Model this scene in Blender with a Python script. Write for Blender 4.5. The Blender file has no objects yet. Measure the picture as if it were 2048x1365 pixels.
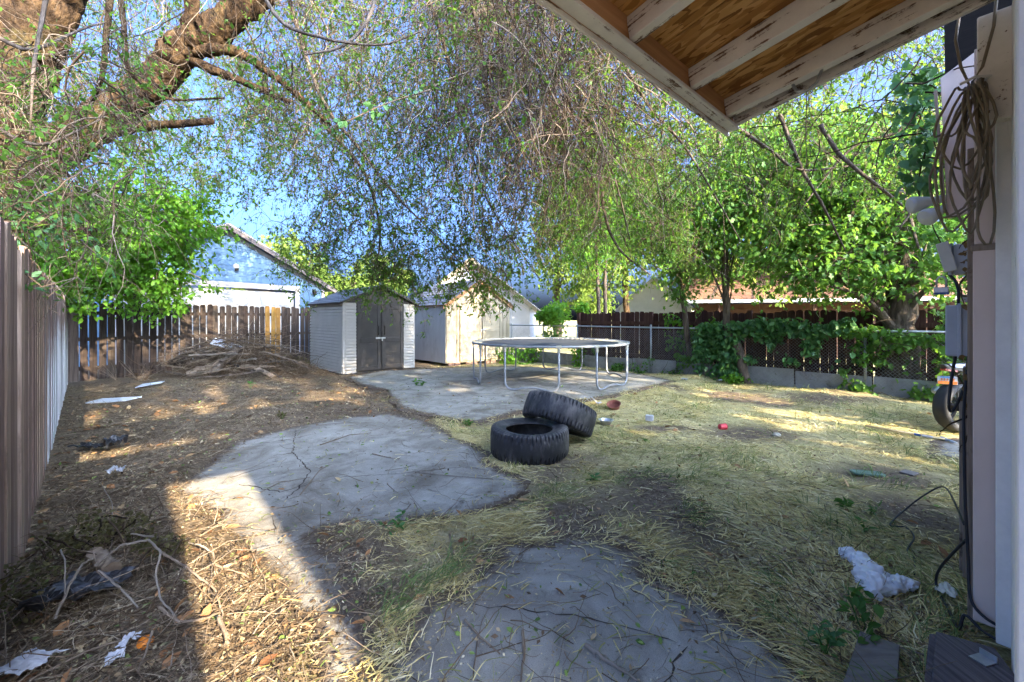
import bpy, bmesh, math, random
import numpy as np
from mathutils import Vector, Matrix

random.seed(11)
rng = np.random.default_rng(11)
SC = bpy.context.scene
COL = SC.collection
R = math.radians

# ------------------------------------------------------------------ camera, sky, sun, exposure
F, HZ, EYE = 820.0, 638.0, 1.42          # lens in picture pixels (2048 wide), horizon row, eye height
cam = bpy.data.cameras.new('camera')
cam.sensor_width = 36.0
cam.lens = F / 2048 * 36.0
cam.shift_y = -(682.5 - HZ) / 2048
cam.clip_start, cam.clip_end = 0.05, 900
co = bpy.data.objects.new('camera', cam)
COL.objects.link(co)
co.location = (0, 0, EYE)
co.rotation_euler = (R(90), 0, 0)
SC.camera = co

SUN_AZ, SUN_EL = -47.0, 22.0             # azimuth from +X, elevation
sv = Vector((math.cos(R(SUN_AZ)) * math.cos(R(SUN_EL)), math.sin(R(SUN_AZ)) * math.cos(R(SUN_EL)), math.sin(R(SUN_EL))))
w = bpy.data.worlds.new('World')
SC.world = w
w.use_nodes = True
nt = w.node_tree
bg = nt.nodes['Background']
sky = nt.nodes.new('ShaderNodeTexSky')
sky.sky_type = 'NISHITA'
sky.sun_disc = False
sky.sun_elevation = R(SUN_EL)
sky.sun_rotation = math.atan2(sv.x, sv.y)
sky.altitude = 0
sky.air_density = 0.5
sky.dust_density = 10.0
sky.ozone_density = 7.8
nt.links.new(sky.outputs[0], bg.inputs[0])
bg.inputs[1].default_value = 0.115
sl = bpy.data.lights.new('sun', 'SUN')
sl.energy = 2.4
sl.angle = R(0.5)
sl.color = (1.0, 0.84, 0.60)
so = bpy.data.objects.new('sun', sl)
COL.objects.link(so)
so.location = (8, -8, 12)
so.rotation_euler = sv.to_track_quat('Z', 'Y').to_euler()
SC.view_settings.view_transform = 'Standard'
SC.view_settings.look = 'None'
SC.view_settings.exposure = 3.65
SC.view_settings.gamma = 1.0
SC.view_settings.use_curve_mapping = False
SC.cycles.max_bounces = 8
SC.cycles.diffuse_bounces = 5
SC.cycles.transmission_bounces = 4
SC.cycles.use_denoising = True

# ------------------------------------------------------------------ points in the yard
def G(x, y, z=0.0):
    d = F * (EYE - z) / (y - HZ)
    return Vector(((x - 1024) / F * d, d, z))
def P(x, y, d):
    return Vector(((x - 1024) / F * d, d, EYE - (y - HZ) / F * d))
BX = Vector((.754, .657, 0))             # along the house wall
NX = Vector((-.657, .754, 0))            # out from the house wall into the yard
def hp(b, n, z):
    return BX * b + NX * n + Vector((0, 0, z))

# ------------------------------------------------------------------ objects
WL = {}
def tag(o, label=None, cat=None, group=None, kind=None):
    if label: o['label'] = label
    if cat: o['category'] = cat
    if group: o['group'] = group
    if kind: o['kind'] = kind
    return o
def thing(name, label, cat, loc, group=None):
    o = bpy.data.objects.new(name, None)
    o.empty_display_size = 0.2
    COL.objects.link(o)
    o.location = loc
    WL[o] = Vector(loc)
    return tag(o, label, cat, group)
def put(name, me, parent=None, origin=None, mat=None):
    o = bpy.data.objects.new(name, me)
    COL.objects.link(o)
    if parent is not None:
        o.parent = parent
        WL[o] = WL[parent].copy()
    else:
        o.location = origin or (0, 0, 0)
        WL[o] = Vector(origin or (0, 0, 0))
    return o
def setmat(me, mat):
    for m in (mat if isinstance(mat, (list, tuple)) else [mat]):
        me.materials.append(m)
def inst(name, me, parent, M, mat=None):
    """a piece with shared mesh data, placed by a world matrix M"""
    o = bpy.data.objects.new(name, me)
    COL.objects.link(o)
    if parent is not None:
        o.parent = parent
        M = Matrix.Translation(-WL[parent]) @ M
    o.matrix_basis = M
    WL[o] = WL[parent].copy() if parent is not None else M.translation.copy()
    if mat is not None:
        o.material_slots[0].link = 'OBJECT'
        o.material_slots[0].material = mat
    return o
def frame(o, x, z=(0, 0, 1)):
    """matrix with x axis along x, z axis as near z as can be"""
    x = Vector(x).normalized(); z = Vector(z)
    y = z.cross(x)
    if y.length < 1e-5: y = Vector((0, 1, 0)).cross(x)
    y.normalize(); z = x.cross(y)
    M = Matrix((x, y, z)).transposed().to_4x4()
    M.translation = Vector(o)
    return M

class MB:
    def __init__(s): s.v, s.f, s.m = [], [], []
    def add(s, vs, fs, mi=0):
        k = len(s.v); s.v += [Vector(v) for v in vs]
        s.f += [tuple(k + i for i in f) for f in fs]; s.m += [mi] * len(fs)
        return s
    def box(s, c, size, M=None, mi=0):
        a, b, h = [q / 2 for q in size]
        vs = [Vector((x, y, z)) for z in (-h, h) for y in (-b, b) for x in (-a, a)]
        c = Vector(c)
        vs = [(M @ (v + c)) if M is not None else v + c for v in vs]
        return s.add(vs, [(0, 2, 3, 1), (4, 5, 7, 6), (0, 1, 5, 4), (2, 6, 7, 3), (0, 4, 6, 2), (1, 3, 7, 5)], mi)
    def hexa(s, b4, t4, mi=0):
        """solid from a bottom ring and a top ring of points"""
        n = len(b4)
        fs = [tuple(reversed(range(n))), tuple(range(n, 2 * n))] + [(i, (i + 1) % n, n + (i + 1) % n, n + i) for i in range(n)]
        return s.add(list(b4) + list(t4), fs, mi)
    def tube(s, pts, r, n=8, closed=False, cap=True, mi=0):
        pts = [Vector(p) for p in pts]; K = len(pts)
        rs = r if isinstance(r, (list, tuple)) else [r] * K
        ref = None; rings = []
        for i, p in enumerate(pts):
            a = pts[(i - 1) % K] if (closed or i) else p
            b = pts[(i + 1) % K] if (closed or i < K - 1) else p
            t = (b - a).normalized()
            if ref is None:
                ref = Vector((0, 0, 1)) if abs(t.z) < .9 else Vector((1, 0, 0))
            u = (ref - t * ref.dot(t)).normalized(); ref = u
            v = t.cross(u)
            rings.append([p + (u * math.cos(6.28318 * j / n) + v * math.sin(6.28318 * j / n)) * rs[i] for j in range(n)])
        vs = [q for ring in rings for q in ring]; fs = []
        for i in range(K if closed else K - 1):
            i2 = (i + 1) % K
            for j in range(n):
                fs.append((i * n + j, i * n + (j + 1) % n, i2 * n + (j + 1) % n, i2 * n + j))
        if cap and not closed:
            fs += [tuple(reversed(range(n))), tuple(range((K - 1) * n, K * n))]
        return s.add(vs, fs, mi)
    def lathe(s, prof, n=32, M=None, mi=0, closed=False):
        vs = []; K = len(prof)
        for (r, z) in prof:
            for j in range(n):
                a = 2 * math.pi * j / n
                v = Vector((r * math.cos(a), r * math.sin(a), z))
                vs.append(M @ v if M is not None else v)
        fs = [((i % K) * n + j, (i % K) * n + (j + 1) % n, ((i + 1) % K) * n + (j + 1) % n, ((i + 1) % K) * n + j)
              for i in range(K if closed else K - 1) for j in range(n)]
        return s.add(vs, fs, mi)
    def mesh(s, name, mat, origin=(0, 0, 0), smooth=False):
        me = bpy.data.meshes.new(name)
        o = Vector(origin)
        me.from_pydata([tuple(v - o) for v in s.v], [], s.f)
        setmat(me, mat)
        me.polygons.foreach_set('material_index', s.m)
        if smooth: me.polygons.foreach_set('use_smooth', [True] * len(s.f))
        me.update()
        return me
    def build(s, name, mat, parent=None, origin=None, smooth=False, bevel=0, angle=None):
        org = WL[parent] if parent is not None else Vector(origin or (0, 0, 0))
        o = put(name, s.mesh(name, mat, org, smooth), parent, origin)
        if bevel:
            b = o.modifiers.new('edge', 'BEVEL'); b.width = bevel; b.segments = 2; b.limit_method = 'ANGLE'
        if smooth and angle:
            o.data.set_sharp_from_angle(angle=R(angle))
        return o

def np_mesh(name, V, Fc, mat, tint=None, smooth=False, origin=(0, 0, 0)):
    me = bpy.data.meshes.new(name)
    V = np.asarray(V, np.float32) - np.asarray(origin, np.float32)
    Fc = np.asarray(Fc, np.int32); k = Fc.shape[1]
    me.vertices.add(len(V)); me.vertices.foreach_set('co', V.ravel())
    me.loops.add(Fc.size); me.loops.foreach_set('vertex_index', Fc.ravel())
    me.polygons.add(len(Fc)); me.polygons.foreach_set('loop_start', np.arange(0, Fc.size, k, dtype=np.int32))
    if smooth: me.polygons.foreach_set('use_smooth', np.ones(len(Fc), bool))
    setmat(me, mat)
    if tint is not None:
        at = me.attributes.new('tint', 'FLOAT', 'POINT')
        at.data.foreach_set('value', np.asarray(tint, np.float32).ravel())
    me.update(calc_edges=True)
    return me

def nrm(a): return a / (np.linalg.norm(a, axis=-1, keepdims=True) + 1e-9)

OVAL = (np.array([(0, 0, 0), (.45, .5, .06), (1, 0, -.04), (.45, -.5, .06)], np.float32), np.array([(0, 1, 2, 3)]))
HEX = (np.array([(0, 0, 0), (.28, .42, .07), (.65, .38, .05), (1, 0, -.08), (.65, -.38, .05), (.28, -.42, .07)], np.float32),
       np.array([(0, 1, 2, 3), (0, 3, 4, 5)]))
LOBE = (np.array([(.0, 0, 0), (.05, .42, .03), (.32, .28, .05), (.55, .55, .0), (.66, .2, .04), (1, 0, -.06),
                  (.66, -.2, .04), (.55, -.55, .0), (.32, -.28, .05), (.05, -.42, .03), (.4, 0, .0)], np.float32),
        np.array([(10, i, i + 1) for i in range(0, 9)] + [(10, 9, 0)]))
def leaves_np(C, D, N, L, W, tmpl):
    """leaf blades at C pointing along D, facing N"""
    D = nrm(D); S = nrm(np.cross(N, D)); N = np.cross(D, S)
    T, Ft = tmpl; k = len(T)
    V = (C[:, None] + D[:, None] * (T[None, :, 0, None] * L[:, None, None]) + S[:, None] * (T[None, :, 1, None] * W[:, None, None])
         + N[:, None] * (T[None, :, 2, None] * L[:, None, None]))
    Fc = (np.arange(len(C))[:, None, None] * k + Ft[None]).reshape(-1, Ft.shape[1])
    return V.reshape(-1, 3), Fc, k
def strands(S0, D0, length, K, grav, wig):
    n = len(S0); Pn = np.zeros((n, K, 3)); Pn[:, 0] = S0; d = nrm(D0)
    st = (length / (K - 1))[:, None]
    for k in range(1, K):
        d = d + rng.normal(0, wig, (n, 3)); d[:, 2] -= grav
        d = nrm(d); Pn[:, k] = Pn[:, k - 1] + d * st
    return Pn
def tubes_np(Pn, r0, r1, sides=3):
    n, K, _ = Pn.shape
    T = np.gradient(Pn, axis=1); T = nrm(T)
    ref = nrm(rng.normal(0, 1, (n, 1, 3)))
    U = nrm(np.cross(np.broadcast_to(ref, T.shape), T)); W = np.cross(T, U)
    t = np.linspace(0, 1, K)[None, :, None]
    rad = (np.asarray(r0).reshape(-1, 1, 1) * (1 - t) + np.asarray(r1).reshape(-1, 1, 1) * t)
    a = np.arange(sides) * 2 * math.pi / sides
    V = (Pn[:, :, None] + (U[:, :, None] * np.cos(a)[None, None, :, None] + W[:, :, None] * np.sin(a)[None, None, :, None]) * rad[:, :, None])
    idx = np.arange(n * K * sides).reshape(n, K, sides)
    A = idx[:, :-1]; Bq = idx[:, 1:]
    Fc = np.stack([A, np.roll(A, -1, 2), np.roll(Bq, -1, 2), Bq], -1).reshape(-1, 4)
    return V.reshape(-1, 3), Fc
def rand_dirs(n): return nrm(rng.normal(0, 1, (n, 3)))

def inpoly(X, Y, poly):
    ins = np.zeros(X.shape, bool); n = len(poly)
    for i in range(n):
        x1, y1 = poly[i]; x2, y2 = poly[(i + 1) % n]
        c = (y1 > Y) != (y2 > Y)
        ins ^= c & (X < (x2 - x1) * (Y - y1) / ((y2 - y1) if y2 != y1 else 1e-9) + x1)
    return ins
def polydist(X, Y, poly):
    D = np.full(X.shape, 1e9)
    for i in range(len(poly)):
        ax, ay = poly[i]; bx, by = poly[(i + 1) % len(poly)]
        dx, dy = bx - ax, by - ay
        t = np.clip(((X - ax) * dx + (Y - ay) * dy) / (dx * dx + dy * dy + 1e-12), 0, 1)
        D = np.minimum(D, np.hypot(X - ax - t * dx, Y - ay - t * dy))
    return D
def vnoise(X, Y, sc, seed=0):
    """smooth value noise, about 0..1"""
    x = np.asarray(X) * sc + seed * 17.13; y = np.asarray(Y) * sc + seed * 9.71
    xi = np.floor(x); yi = np.floor(y); fx = x - xi; fy = y - yi
    fx = fx * fx * (3 - 2 * fx); fy = fy * fy * (3 - 2 * fy)
    def h(a, b):
        q = np.sin(a * 127.1 + b * 311.7 + seed * 74.7) * 43758.5453
        return q - np.floor(q)
    return (h(xi, yi) * (1 - fx) + h(xi + 1, yi) * fx) * (1 - fy) + (h(xi, yi + 1) * (1 - fx) + h(xi + 1, yi + 1) * fx) * fy

# ------------------------------------------------------------------ materials
class NB:
    def __init__(s, name):
        s.m = bpy.data.materials.new(name); s.m.use_nodes = True
        s.t = s.m.node_tree; s.p = s.t.nodes['Principled BSDF']; s.out = s.t.nodes['Material Output']
        s.tc = s.t.nodes.new('ShaderNodeTexCoord')
    def n(s, typ, **kw):
        x = s.t.nodes.new(typ)
        for k, v in kw.items():
            if hasattr(x, k): setattr(x, k, v)
            else: s.set(x, k, v)
        return x
    def set(s, node, key, v):
        i = node.inputs[int(key[1:]) if key[0] == 'i' and key[1:].isdigit() else key]
        if isinstance(v, bpy.types.NodeSocket): s.t.links.new(v, i)
        elif isinstance(v, (tuple, list)) and len(v) == 3 and i.type == 'RGBA': i.default_value = (*v, 1)
        else: i.default_value = v
    def map(s, stretch, coord='Object'):
        mp = s.n('ShaderNodeMapping'); mp.inputs['Scale'].default_value = stretch
        s.t.links.new(s.tc.outputs[coord] if isinstance(coord, str) else coord, mp.inputs[0]); return mp.outputs[0]
    def noise(s, vec, scale, detail=6, rough=.6, dist=0):
        x = s.n('ShaderNodeTexNoise', Vector=vec, Scale=scale, Detail=detail, Roughness=rough, Distortion=dist)
        return x.outputs['Fac']
    def ramp(s, fac, stops):
        x = s.n('ShaderNodeValToRGB'); e = x.color_ramp.elements
        while len(e) < len(stops): e.new(.5)
        for q, (p, c) in zip(e, stops): q.position = p; q.color = (*c, 1) if len(c) == 3 else c
        s.t.links.new(fac, x.inputs[0]); return x.outputs[0]
    def fac(s, f, lo, hi):
        x = s.n('ShaderNodeMapRange', clamp=True); s.t.links.new(f, x.inputs[0])
        x.inputs[1].default_value = lo; x.inputs[2].default_value = hi; return x.outputs[0]
    def mix(s, f, a, b, mode='MIX'):
        x = s.n('ShaderNodeMix', data_type='RGBA', blend_type=mode)
        for v, i in ((f, 0), (a, 6), (b, 7)):
            if isinstance(v, bpy.types.NodeSocket): s.t.links.new(v, x.inputs[i])
            elif i == 0: x.inputs[0].default_value = v
            else: x.inputs[i].default_value = (*v, 1)
        return x.outputs[2]
    def math(s, op, a, b=0.0):
        x = s.n('ShaderNodeMath', operation=op)
        for v, i in ((a, 0), (b, 1)):
            if isinstance(v, bpy.types.NodeSocket): s.t.links.new(v, x.inputs[i])
            else: x.inputs[i].default_value = v
        return x.outputs[0]
    def vary(s, col, amt, hue=.0):
        oi = s.n('ShaderNodeObjectInfo')
        hs = s.n('ShaderNodeHueSaturation', Color=col)
        s.t.links.new(s.math('ADD', s.math('MULTIPLY', oi.outputs['Random'], 2 * amt), 1 - amt), hs.inputs['Value'])
        if hue: s.t.links.new(s.math('ADD', s.math('MULTIPLY', oi.outputs['Random'], 2 * hue), .5 - hue), hs.inputs['Hue'])
        return hs.outputs[0]
    def bump(s, h, strength=.4, dist=.01):
        b = s.n('ShaderNodeBump', Strength=strength, Distance=dist, Height=h)
        s.t.links.new(b.outputs[0], s.p.inputs['Normal'])
    def done(s, col, rough=.8, spec=.3, metal=0.):
        s.set(s.p, 'Base Color', col); s.set(s.p, 'Roughness', rough)
        s.p.inputs['Specular IOR Level'].default_value = spec; s.p.inputs['Metallic'].default_value = metal
        return s.m
def surf(name, stops, scale=4, stretch=(1, 1, 1), rough=.8, bump=.3, bdist=.006, spec=.3, metal=0., rnd=0., hue=0., detail=8,
         stain=None, stain2=None, coord='Object', bscale=None, nrough=.62):
    b = NB(name); v = b.map(stretch, coord)
    f = b.noise(v, scale, detail, nrough)
    c = b.ramp(f, stops)
    for st in (stain, stain2):
        if st:
            col, sc, lo, hi = st[:4]; sv_ = b.map(st[4] if len(st) > 4 else (1, 1, 1), coord)
            c = b.mix(b.fac(b.noise(sv_, sc, 7, .65, .4), lo, hi), c, col)
    if rnd: c = b.vary(c, rnd, hue)
    if bump: b.bump(b.noise(v, bscale or scale * 2.3, 6, .65), bump, bdist)
    return b.done(c, rough, spec, metal)
def leafmat(name, dark, light, trans=.45, gloss=.25, tcol=None):
    b = NB(name)
    at = b.n('ShaderNodeAttribute', attribute_name='tint')
    c = b.ramp(at.outputs['Fac'], [(0, dark), (1, light)])
    tr = b.n('ShaderNodeBsdfTranslucent')
    tc = b.mix(.55, c, tcol or tuple(min(1, q * 2.2) for q in light))
    b.t.links.new(tc, tr.inputs[0])
    b.done(c, .5, gloss)
    mx = b.n('ShaderNodeMixShader'); mx.inputs[0].default_value = trans
    b.t.links.new(b.p.outputs[0], mx.inputs[1]); b.t.links.new(tr.outputs[0], mx.inputs[2])
    b.t.links.new(mx.outputs[0], b.out.inputs[0])
    return b.m
def attrmat(name, stops, rough=.85, spec=.2, trans=0):
    b = NB(name)
    at = b.n('ShaderNodeAttribute', attribute_name='tint')
    return b.done(b.ramp(at.outputs['Fac'], stops), rough, spec)

GX = (2.0, 45, 45); GZ = (45, 45, 2.0)
def woodz(name, c0, c1, c2, rnd=.25, hue=.01, stain=None, stain2=None, st=GZ, rough=.85, bump=.6):
    return surf(name, [(.25, c0), (.5, c1), (.75, c2)], 1.0, st, rough, bump, .004, .15, 0, rnd, hue, 6, stain, stain2)

M = {}
M['fence_brown'] = woodz('fence_brown', (.08, .05, .035), (.25, .168, .122), (.41, .295, .225), .25, .012, ((.06, .038, .028), 5, .52, .72, (1, 1, .35)), ((.42, .36, .32), 9, .62, .76, (4, 4, .3)), bump=1.0)
b = NB('fence_white')
gv_ = b.map(GZ); v1 = b.map((1, 1, 1))
c = b.ramp(b.noise(gv_, 1.0, 6, .65), [(.25, (.12, .085, .07)), (.5, (.26, .19, .16)), (.75, (.40, .31, .27))])
wp = b.ramp(b.noise(gv_, 1.3, 6, .65), [(.3, (.50, .50, .51)), (.7, (.68, .68, .69))])
sp_ = b.n('ShaderNodeSeparateXYZ'); b.t.links.new(b.tc.outputs['Object'], sp_.inputs[0])
oi_ = b.n('ShaderNodeObjectInfo')
lv = b.math('ADD', b.math('MULTIPLY', sp_.outputs[2], -.55), b.math('ADD', b.math('MULTIPLY', b.noise(b.map((3, 3, .8)), 1.0, 6, .7), 1.1), b.math('MULTIPLY', oi_.outputs['Random'], .25)))
c = b.mix(b.fac(lv, -.12, .12), c, wp)
b.bump(b.noise(gv_, 1.6, 6, .65), .8, .005); M['fence_white'] = b.done(b.vary(c, .12), .85, .15)
M['fence_dark'] = woodz('fence_dark', (.028, .020, .016), (.062, .046, .037), (.105, .08, .066), .3, .01, ((.12, .10, .085), 3, .62, .8, (1, 1, .4)))
M['fence_orange'] = woodz('fence_orange', (.22, .10, .025), (.36, .18, .05), (.45, .25, .08), .12, .01, ((.12, .06, .02), 4, .6, .8, (1, 1, .4)))
M['fence_red'] = woodz('fence_red', (.034, .017, .014), (.075, .036, .029), (.115, .06, .05), .3, .012, ((.10, .075, .06), 3, .62, .8, (1, 1, .4)))
M['bark'] = surf('bark', [(.3, (.008, .005, .003)), (.48, (.045, .028, .016)), (.72, (.15, .092, .045))], 7, (1.6, 1.6, .8), .95, 1.0, .09, .1, detail=10,
                 stain=((.10, .082, .026), 1.6, .54, .74), bscale=9)
M['bark_grey'] = surf('bark_grey', [(.3, (.04, .032, .026)), (.55, (.12, .095, .075)), (.75, (.2, .165, .135))], 5, (3, 3, .7), .95, .9, .03, .1, bscale=9)
M['twig'] = surf('twig', [(.3, (.07, .05, .034)), (.7, (.20, .15, .105))], 3, rough=.9, bump=0, spec=.1)
M['dead_twig'] = attrmat('dead_twig', [(0, (.022, .015, .010)), (.45, (.075, .052, .035)), (1, (.25, .20, .15))], .9, .1)
M['elm_leaf'] = leafmat('elm_leaf', (.016, .065, .012), (.10, .215, .03), .5, .2, (.36, .56, .05))
M['maple_leaf'] = leafmat('maple_leaf', (.035, .10, .022), (.12, .27, .05), .46, .3, (.32, .58, .06))
M['bright_leaf'] = leafmat('bright_leaf', (.045, .14, .016), (.14, .31, .035), .5, .25, (.40, .72, .05))
M['far_leaf'] = leafmat('far_leaf', (.06, .12, .02), (.22, .30, .06), .45, .1, (.45, .58, .09))
M['ground_twig'] = attrmat('ground_twig', [(0, (.075, .05, .03)), (.5, (.165, .115, .072)), (1, (.31, .25, .185))], .9, .1)
M['vine_leaf'] = leafmat('vine_leaf', (.035, .12, .04), (.11, .25, .075), .35, .5, (.2, .42, .06))
M['weed_leaf'] = leafmat('weed_leaf', (.03, .10, .018), (.09, .21, .035), .4, .3, (.2, .4, .04))
M['dry_leaf'] = leafmat('dry_leaf', (.06, .055, .022), (.16, .14, .06), .3, .1, (.2, .18, .05))
M['dead_ivy'] = leafmat('dead_ivy', (.10, .055, .02), (.36, .25, .12), .2, .1, (.3, .2, .08))
# ------------------------------------------------------------------ the ground and the concrete
def gp(pts): return [(G(x, y).x, G(x, y).y) for x, y in pts]
S_FAR = gp([(690, 758), (760, 744), (900, 738), (1020, 735), (1150, 739), (1280, 750), (1352, 765), (1230, 795), (1130, 809), (1040, 828), (960, 850),
            (905, 846), (800, 822), (776, 800), (768, 784), (715, 772)])
S_MID = gp([(338, 985), (400, 930), (470, 882), (590, 853), (690, 834), (785, 826), (855, 842), (918, 872), (980, 902), (988, 930), (1062, 962),
            (1072, 985), (1000, 1020), (920, 1045), (840, 1049), (780, 1060), (690, 1056), (640, 1068), (705, 1130), (722, 1200), (800, 1365), (830, 1500),
            (640, 1500), (600, 1290), (530, 1170), (430, 1060), (370, 1010)])
S_FORE = gp([(985, 1092), (1060, 1076), (1190, 1069), (1320, 1112), (1300, 1142), (1410, 1182), (1530, 1245), (1660, 1365), (1800, 1550), (640, 1550),
             (720, 1365), (840, 1215), (900, 1180), (970, 1125)])
S_DRIVE = gp([(1862, 884), (1990, 872), (2250, 880), (2300, 905), (1990, 930), (1850, 915)])
def rough_outline(poly, step=.06, amp=.03, seed=0):
    out = []
    n = len(poly)
    for i in range(n):
        a = Vector(poly[i]); b = Vector(poly[(i + 1) % n]); L = (b - a).length
        k = max(1, int(L / step)); nn = Vector((b.y - a.y, a.x - b.x)) / (L + 1e-9)
        for j in range(k):
            p = a.lerp(b, j / k)
            q = (float(vnoise(p.x, p.y, 3.0, seed)) - .5) * 2.4 + (float(vnoise(p.x, p.y, 11.0, seed + 3)) - .5) * 1.3 + (float(vnoise(p.x, p.y, 1.3, seed + 5)) - .5) * 1.4
            p = p + nn * amp * q
            out.append((p.x, p.y))
    return out
SLABS = {}
for nm, poly, amp in (('far', S_FAR, .05), ('mid', S_MID, .085), ('fore', S_FORE, .08), ('drive', S_DRIVE, .03)):
    SLABS[nm] = rough_outline(poly, .07 if nm != 'far' else .12, amp, len(nm))
SIMPLE = {'far': S_FAR, 'mid': S_MID, 'fore': S_FORE, 'drive': S_DRIVE}
ZTOP = {'far': .03, 'mid': .0, 'fore': .006, 'drive': .01}

def slab_mask(X, Y):
    """signed distance to the nearest concrete edge, positive on the concrete"""
    best = np.full(X.shape, -1e9)
    for nm, pl in SIMPLE.items():
        d = polydist(X, Y, pl); s = np.where(inpoly(X, Y, pl), d, -d)
        best = np.maximum(best, s)
    return best
MOUNDS = [(-2.15, 2.25, .75, .85, .15), (-1.5, 1.75, .5, .5, .07), (-6.7, 10.45, 1.0, .55, .26), (-3.2, 3.6, .6, .8, .06), (1.2, 1.75, .35, .3, .02),
          (-5.6, 8.0, 1.5, .9, .06), (1.6, 2.5, .5, .6, .03), (-.55, 2.75, .55, .16, .035), (.25, 2.85, .5, .12, .03), (4.1, 9.6, 1.4, .45, .10), (6.2, 7.6, 1.2, .4, .08)]
def ground_z(X, Y, raw=False):
    z = (vnoise(X, Y, 2.2, 1) - .5) * .035 + (vnoise(X, Y, 6.5, 2) - .5) * .022 + (vnoise(X, Y, 11, 3) - .5) * .008 + .004
    for mx, my, sx, sy, h in MOUNDS:
        z = z + h * np.exp(-((X - mx) / sx) ** 2 - ((Y - my) / sy) ** 2) * (.75 + .5 * vnoise(X, Y, 5, 6))
    s = slab_mask(X, Y)
    k = np.clip((s + .03) / .16, 0, 1)
    z = z * (1 - k) + (-.05) * k
    far = np.clip((np.hypot(X, Y) - 18) / 20, 0, 1)
    return z * (1 - far)
def straw_mask(X, Y):
    """0 leaf litter and brush (left), 1 dry lawn (right)"""
    side = X + .12 * Y
    return np.clip((side + .9 + (vnoise(X, Y, 1.2, 5) - .5) * 1.6) / .9, 0, 1)
def bare_mask(X, Y):
    m = np.clip((vnoise(X, Y, .75, 8) * .6 + vnoise(X, Y, 2.3, 9) * .4 - .595) * 5, 0, 1)
    for px, py, sx, sy in ((1500, 868, .85, .4), (1770, 955, .55, .4), (1830, 1030, .4, .5), (720, 1110, .35, .28), (760, 1190, .25, .2), (1640, 800, 1.3, .5), (520, 930, .5, .25), (330, 1270, .2, .15), (1330, 860, .6, .2)):
        c = G(px, py)
        m = np.maximum(m, np.clip(1.45 * np.exp(-((X - c.x) / sx) ** 2 - ((Y - c.y) / sy) ** 2) - .25, 0, 1))
    return m

def axis(lo, hi, step, far):
    a = list(np.arange(lo, hi + 1e-6, step)); k = step
    while a[-1] < far: k *= 1.35; a.append(a[-1] + k)
    k = step
    while a[0] > -far: k *= 1.35; a.insert(0, a[0] - k)
    return np.array(a)
gx = axis(-9.0, 7.5, .06, 320); gy = axis(1.0, 12.5, .06, 320)
XX, YY = np.meshgrid(gx, gy)
ZZ = ground_z(XX, YY)
nx_, ny_ = len(gx), len(gy)
idx = np.arange(nx_ * ny_).reshape(ny_, nx_)
gf = np.stack([idx[:-1, :-1], idx[:-1, 1:], idx[1:, 1:], idx[1:, :-1]], -1).reshape(-1, 4)
b = NB('ground_dirt')
gv = b.map((1, 1, 1))
at = b.n('ShaderNodeAttribute', attribute_name='tint')      # dry lawn against brown litter
at2 = b.n('ShaderNodeAttribute', attribute_name='bare')
lit = b.ramp(b.noise(gv, 38, 8, .75), [(.33, (.055, .040, .027)), (.5, (.155, .118, .080)), (.62, (.26, .205, .14)), (.75, (.40, .33, .235))])
stw = b.ramp(b.noise(b.map((1.6, 1, 1)), 34, 8, .75), [(.3, (.19, .155, .065)), (.47, (.44, .38, .18)), (.62, (.60, .53, .29)), (.75, (.70, .63, .40))])
dirt = b.ramp(b.noise(gv, 22, 9, .7), [(.3, (.085, .06, .042)), (.55, (.18, .138, .10)), (.75, (.27, .215, .16))])
c = b.mix(at.outputs['Fac'], lit, stw)
c = b.mix(b.fac(b.noise(gv, 3.0, 5), .60, .74), c, dirt)
c = b.mix(at2.outputs['Fac'], c, dirt)
b.bump(b.noise(gv, 60, 8, .75), .9, .02)
M['ground'] = b.done(c, .95, .1)
gm = np_mesh('ground', np.stack([XX, YY, ZZ], -1).reshape(-1, 3), gf, M['ground'], straw_mask(XX, YY).ravel(), True)
ba = gm.attributes.new('bare', 'FLOAT', 'POINT'); ba.data.foreach_set('value', bare_mask(XX, YY).astype(np.float32).ravel())
ground = put('ground', gm); tag(ground, kind='structure')

def concrete(name, base, dark, light, stain):
    b = NB(name); v = b.map((1, 1, 1))
    c = b.ramp(b.noise(v, 2.6, 9, .68, .5), [(.3, dark), (.52, base), (.72, light)])
    c = b.mix(b.fac(b.noise(v, 1.1, 8, .7, .8), .46, .66), c, stain)
    c = b.mix(b.fac(b.noise(v, 3.1, 9, .75, 1.2), .56, .70), c, tuple(q * .62 for q in stain))
    sp = b.ramp(b.noise(v, 260, 3, .6), [(.32, (.55, .55, .55)), (.5, (1, 1, 1)), (.68, (1.0, 1.0, 1.0)), (.75, (1.35, 1.33, 1.3))])
    c = b.mix(1.0, c, sp, 'MULTIPLY')
    c = b.mix(b.fac(b.noise(v, 9, 8, .75), .62, .74), c, tuple(q * .55 for q in dark))
    c = b.mix(b.fac(b.noise(b.map((1, 1, 1)), 27, 5, .7), .66, .72), c, (.10, .075, .05))
    ea = b.n('ShaderNodeAttribute', attribute_name='edge')
    ef = b.math('ADD', b.math('MULTIPLY', ea.outputs['Fac'], .62), b.math('MULTIPLY', b.noise(v, 6.5, 8, .72), .75))
    c = b.mix(b.fac(ef, .60, .78), c, b.ramp(b.noise(v, 45, 6, .7), [(.3, (.06, .045, .033)), (.7, (.17, .13, .095))]))
    b.bump(b.math('ADD', b.noise(v, 40, 8, .7), b.math('MULTIPLY', b.noise(v, 240, 2, .5), .5)), .45, .006)
    return b.done(c, .9, .2)
M['concrete_pale'] = concrete('concrete_pale', (.335, .32, .28), (.245, .23, .195), (.41, .395, .35), (.15, .132, .105))
M['concrete_dark'] = concrete('concrete_dark', (.315, .30, .262), (.20, .186, .158), (.42, .40, .355), (.185, .165, .135))
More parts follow.
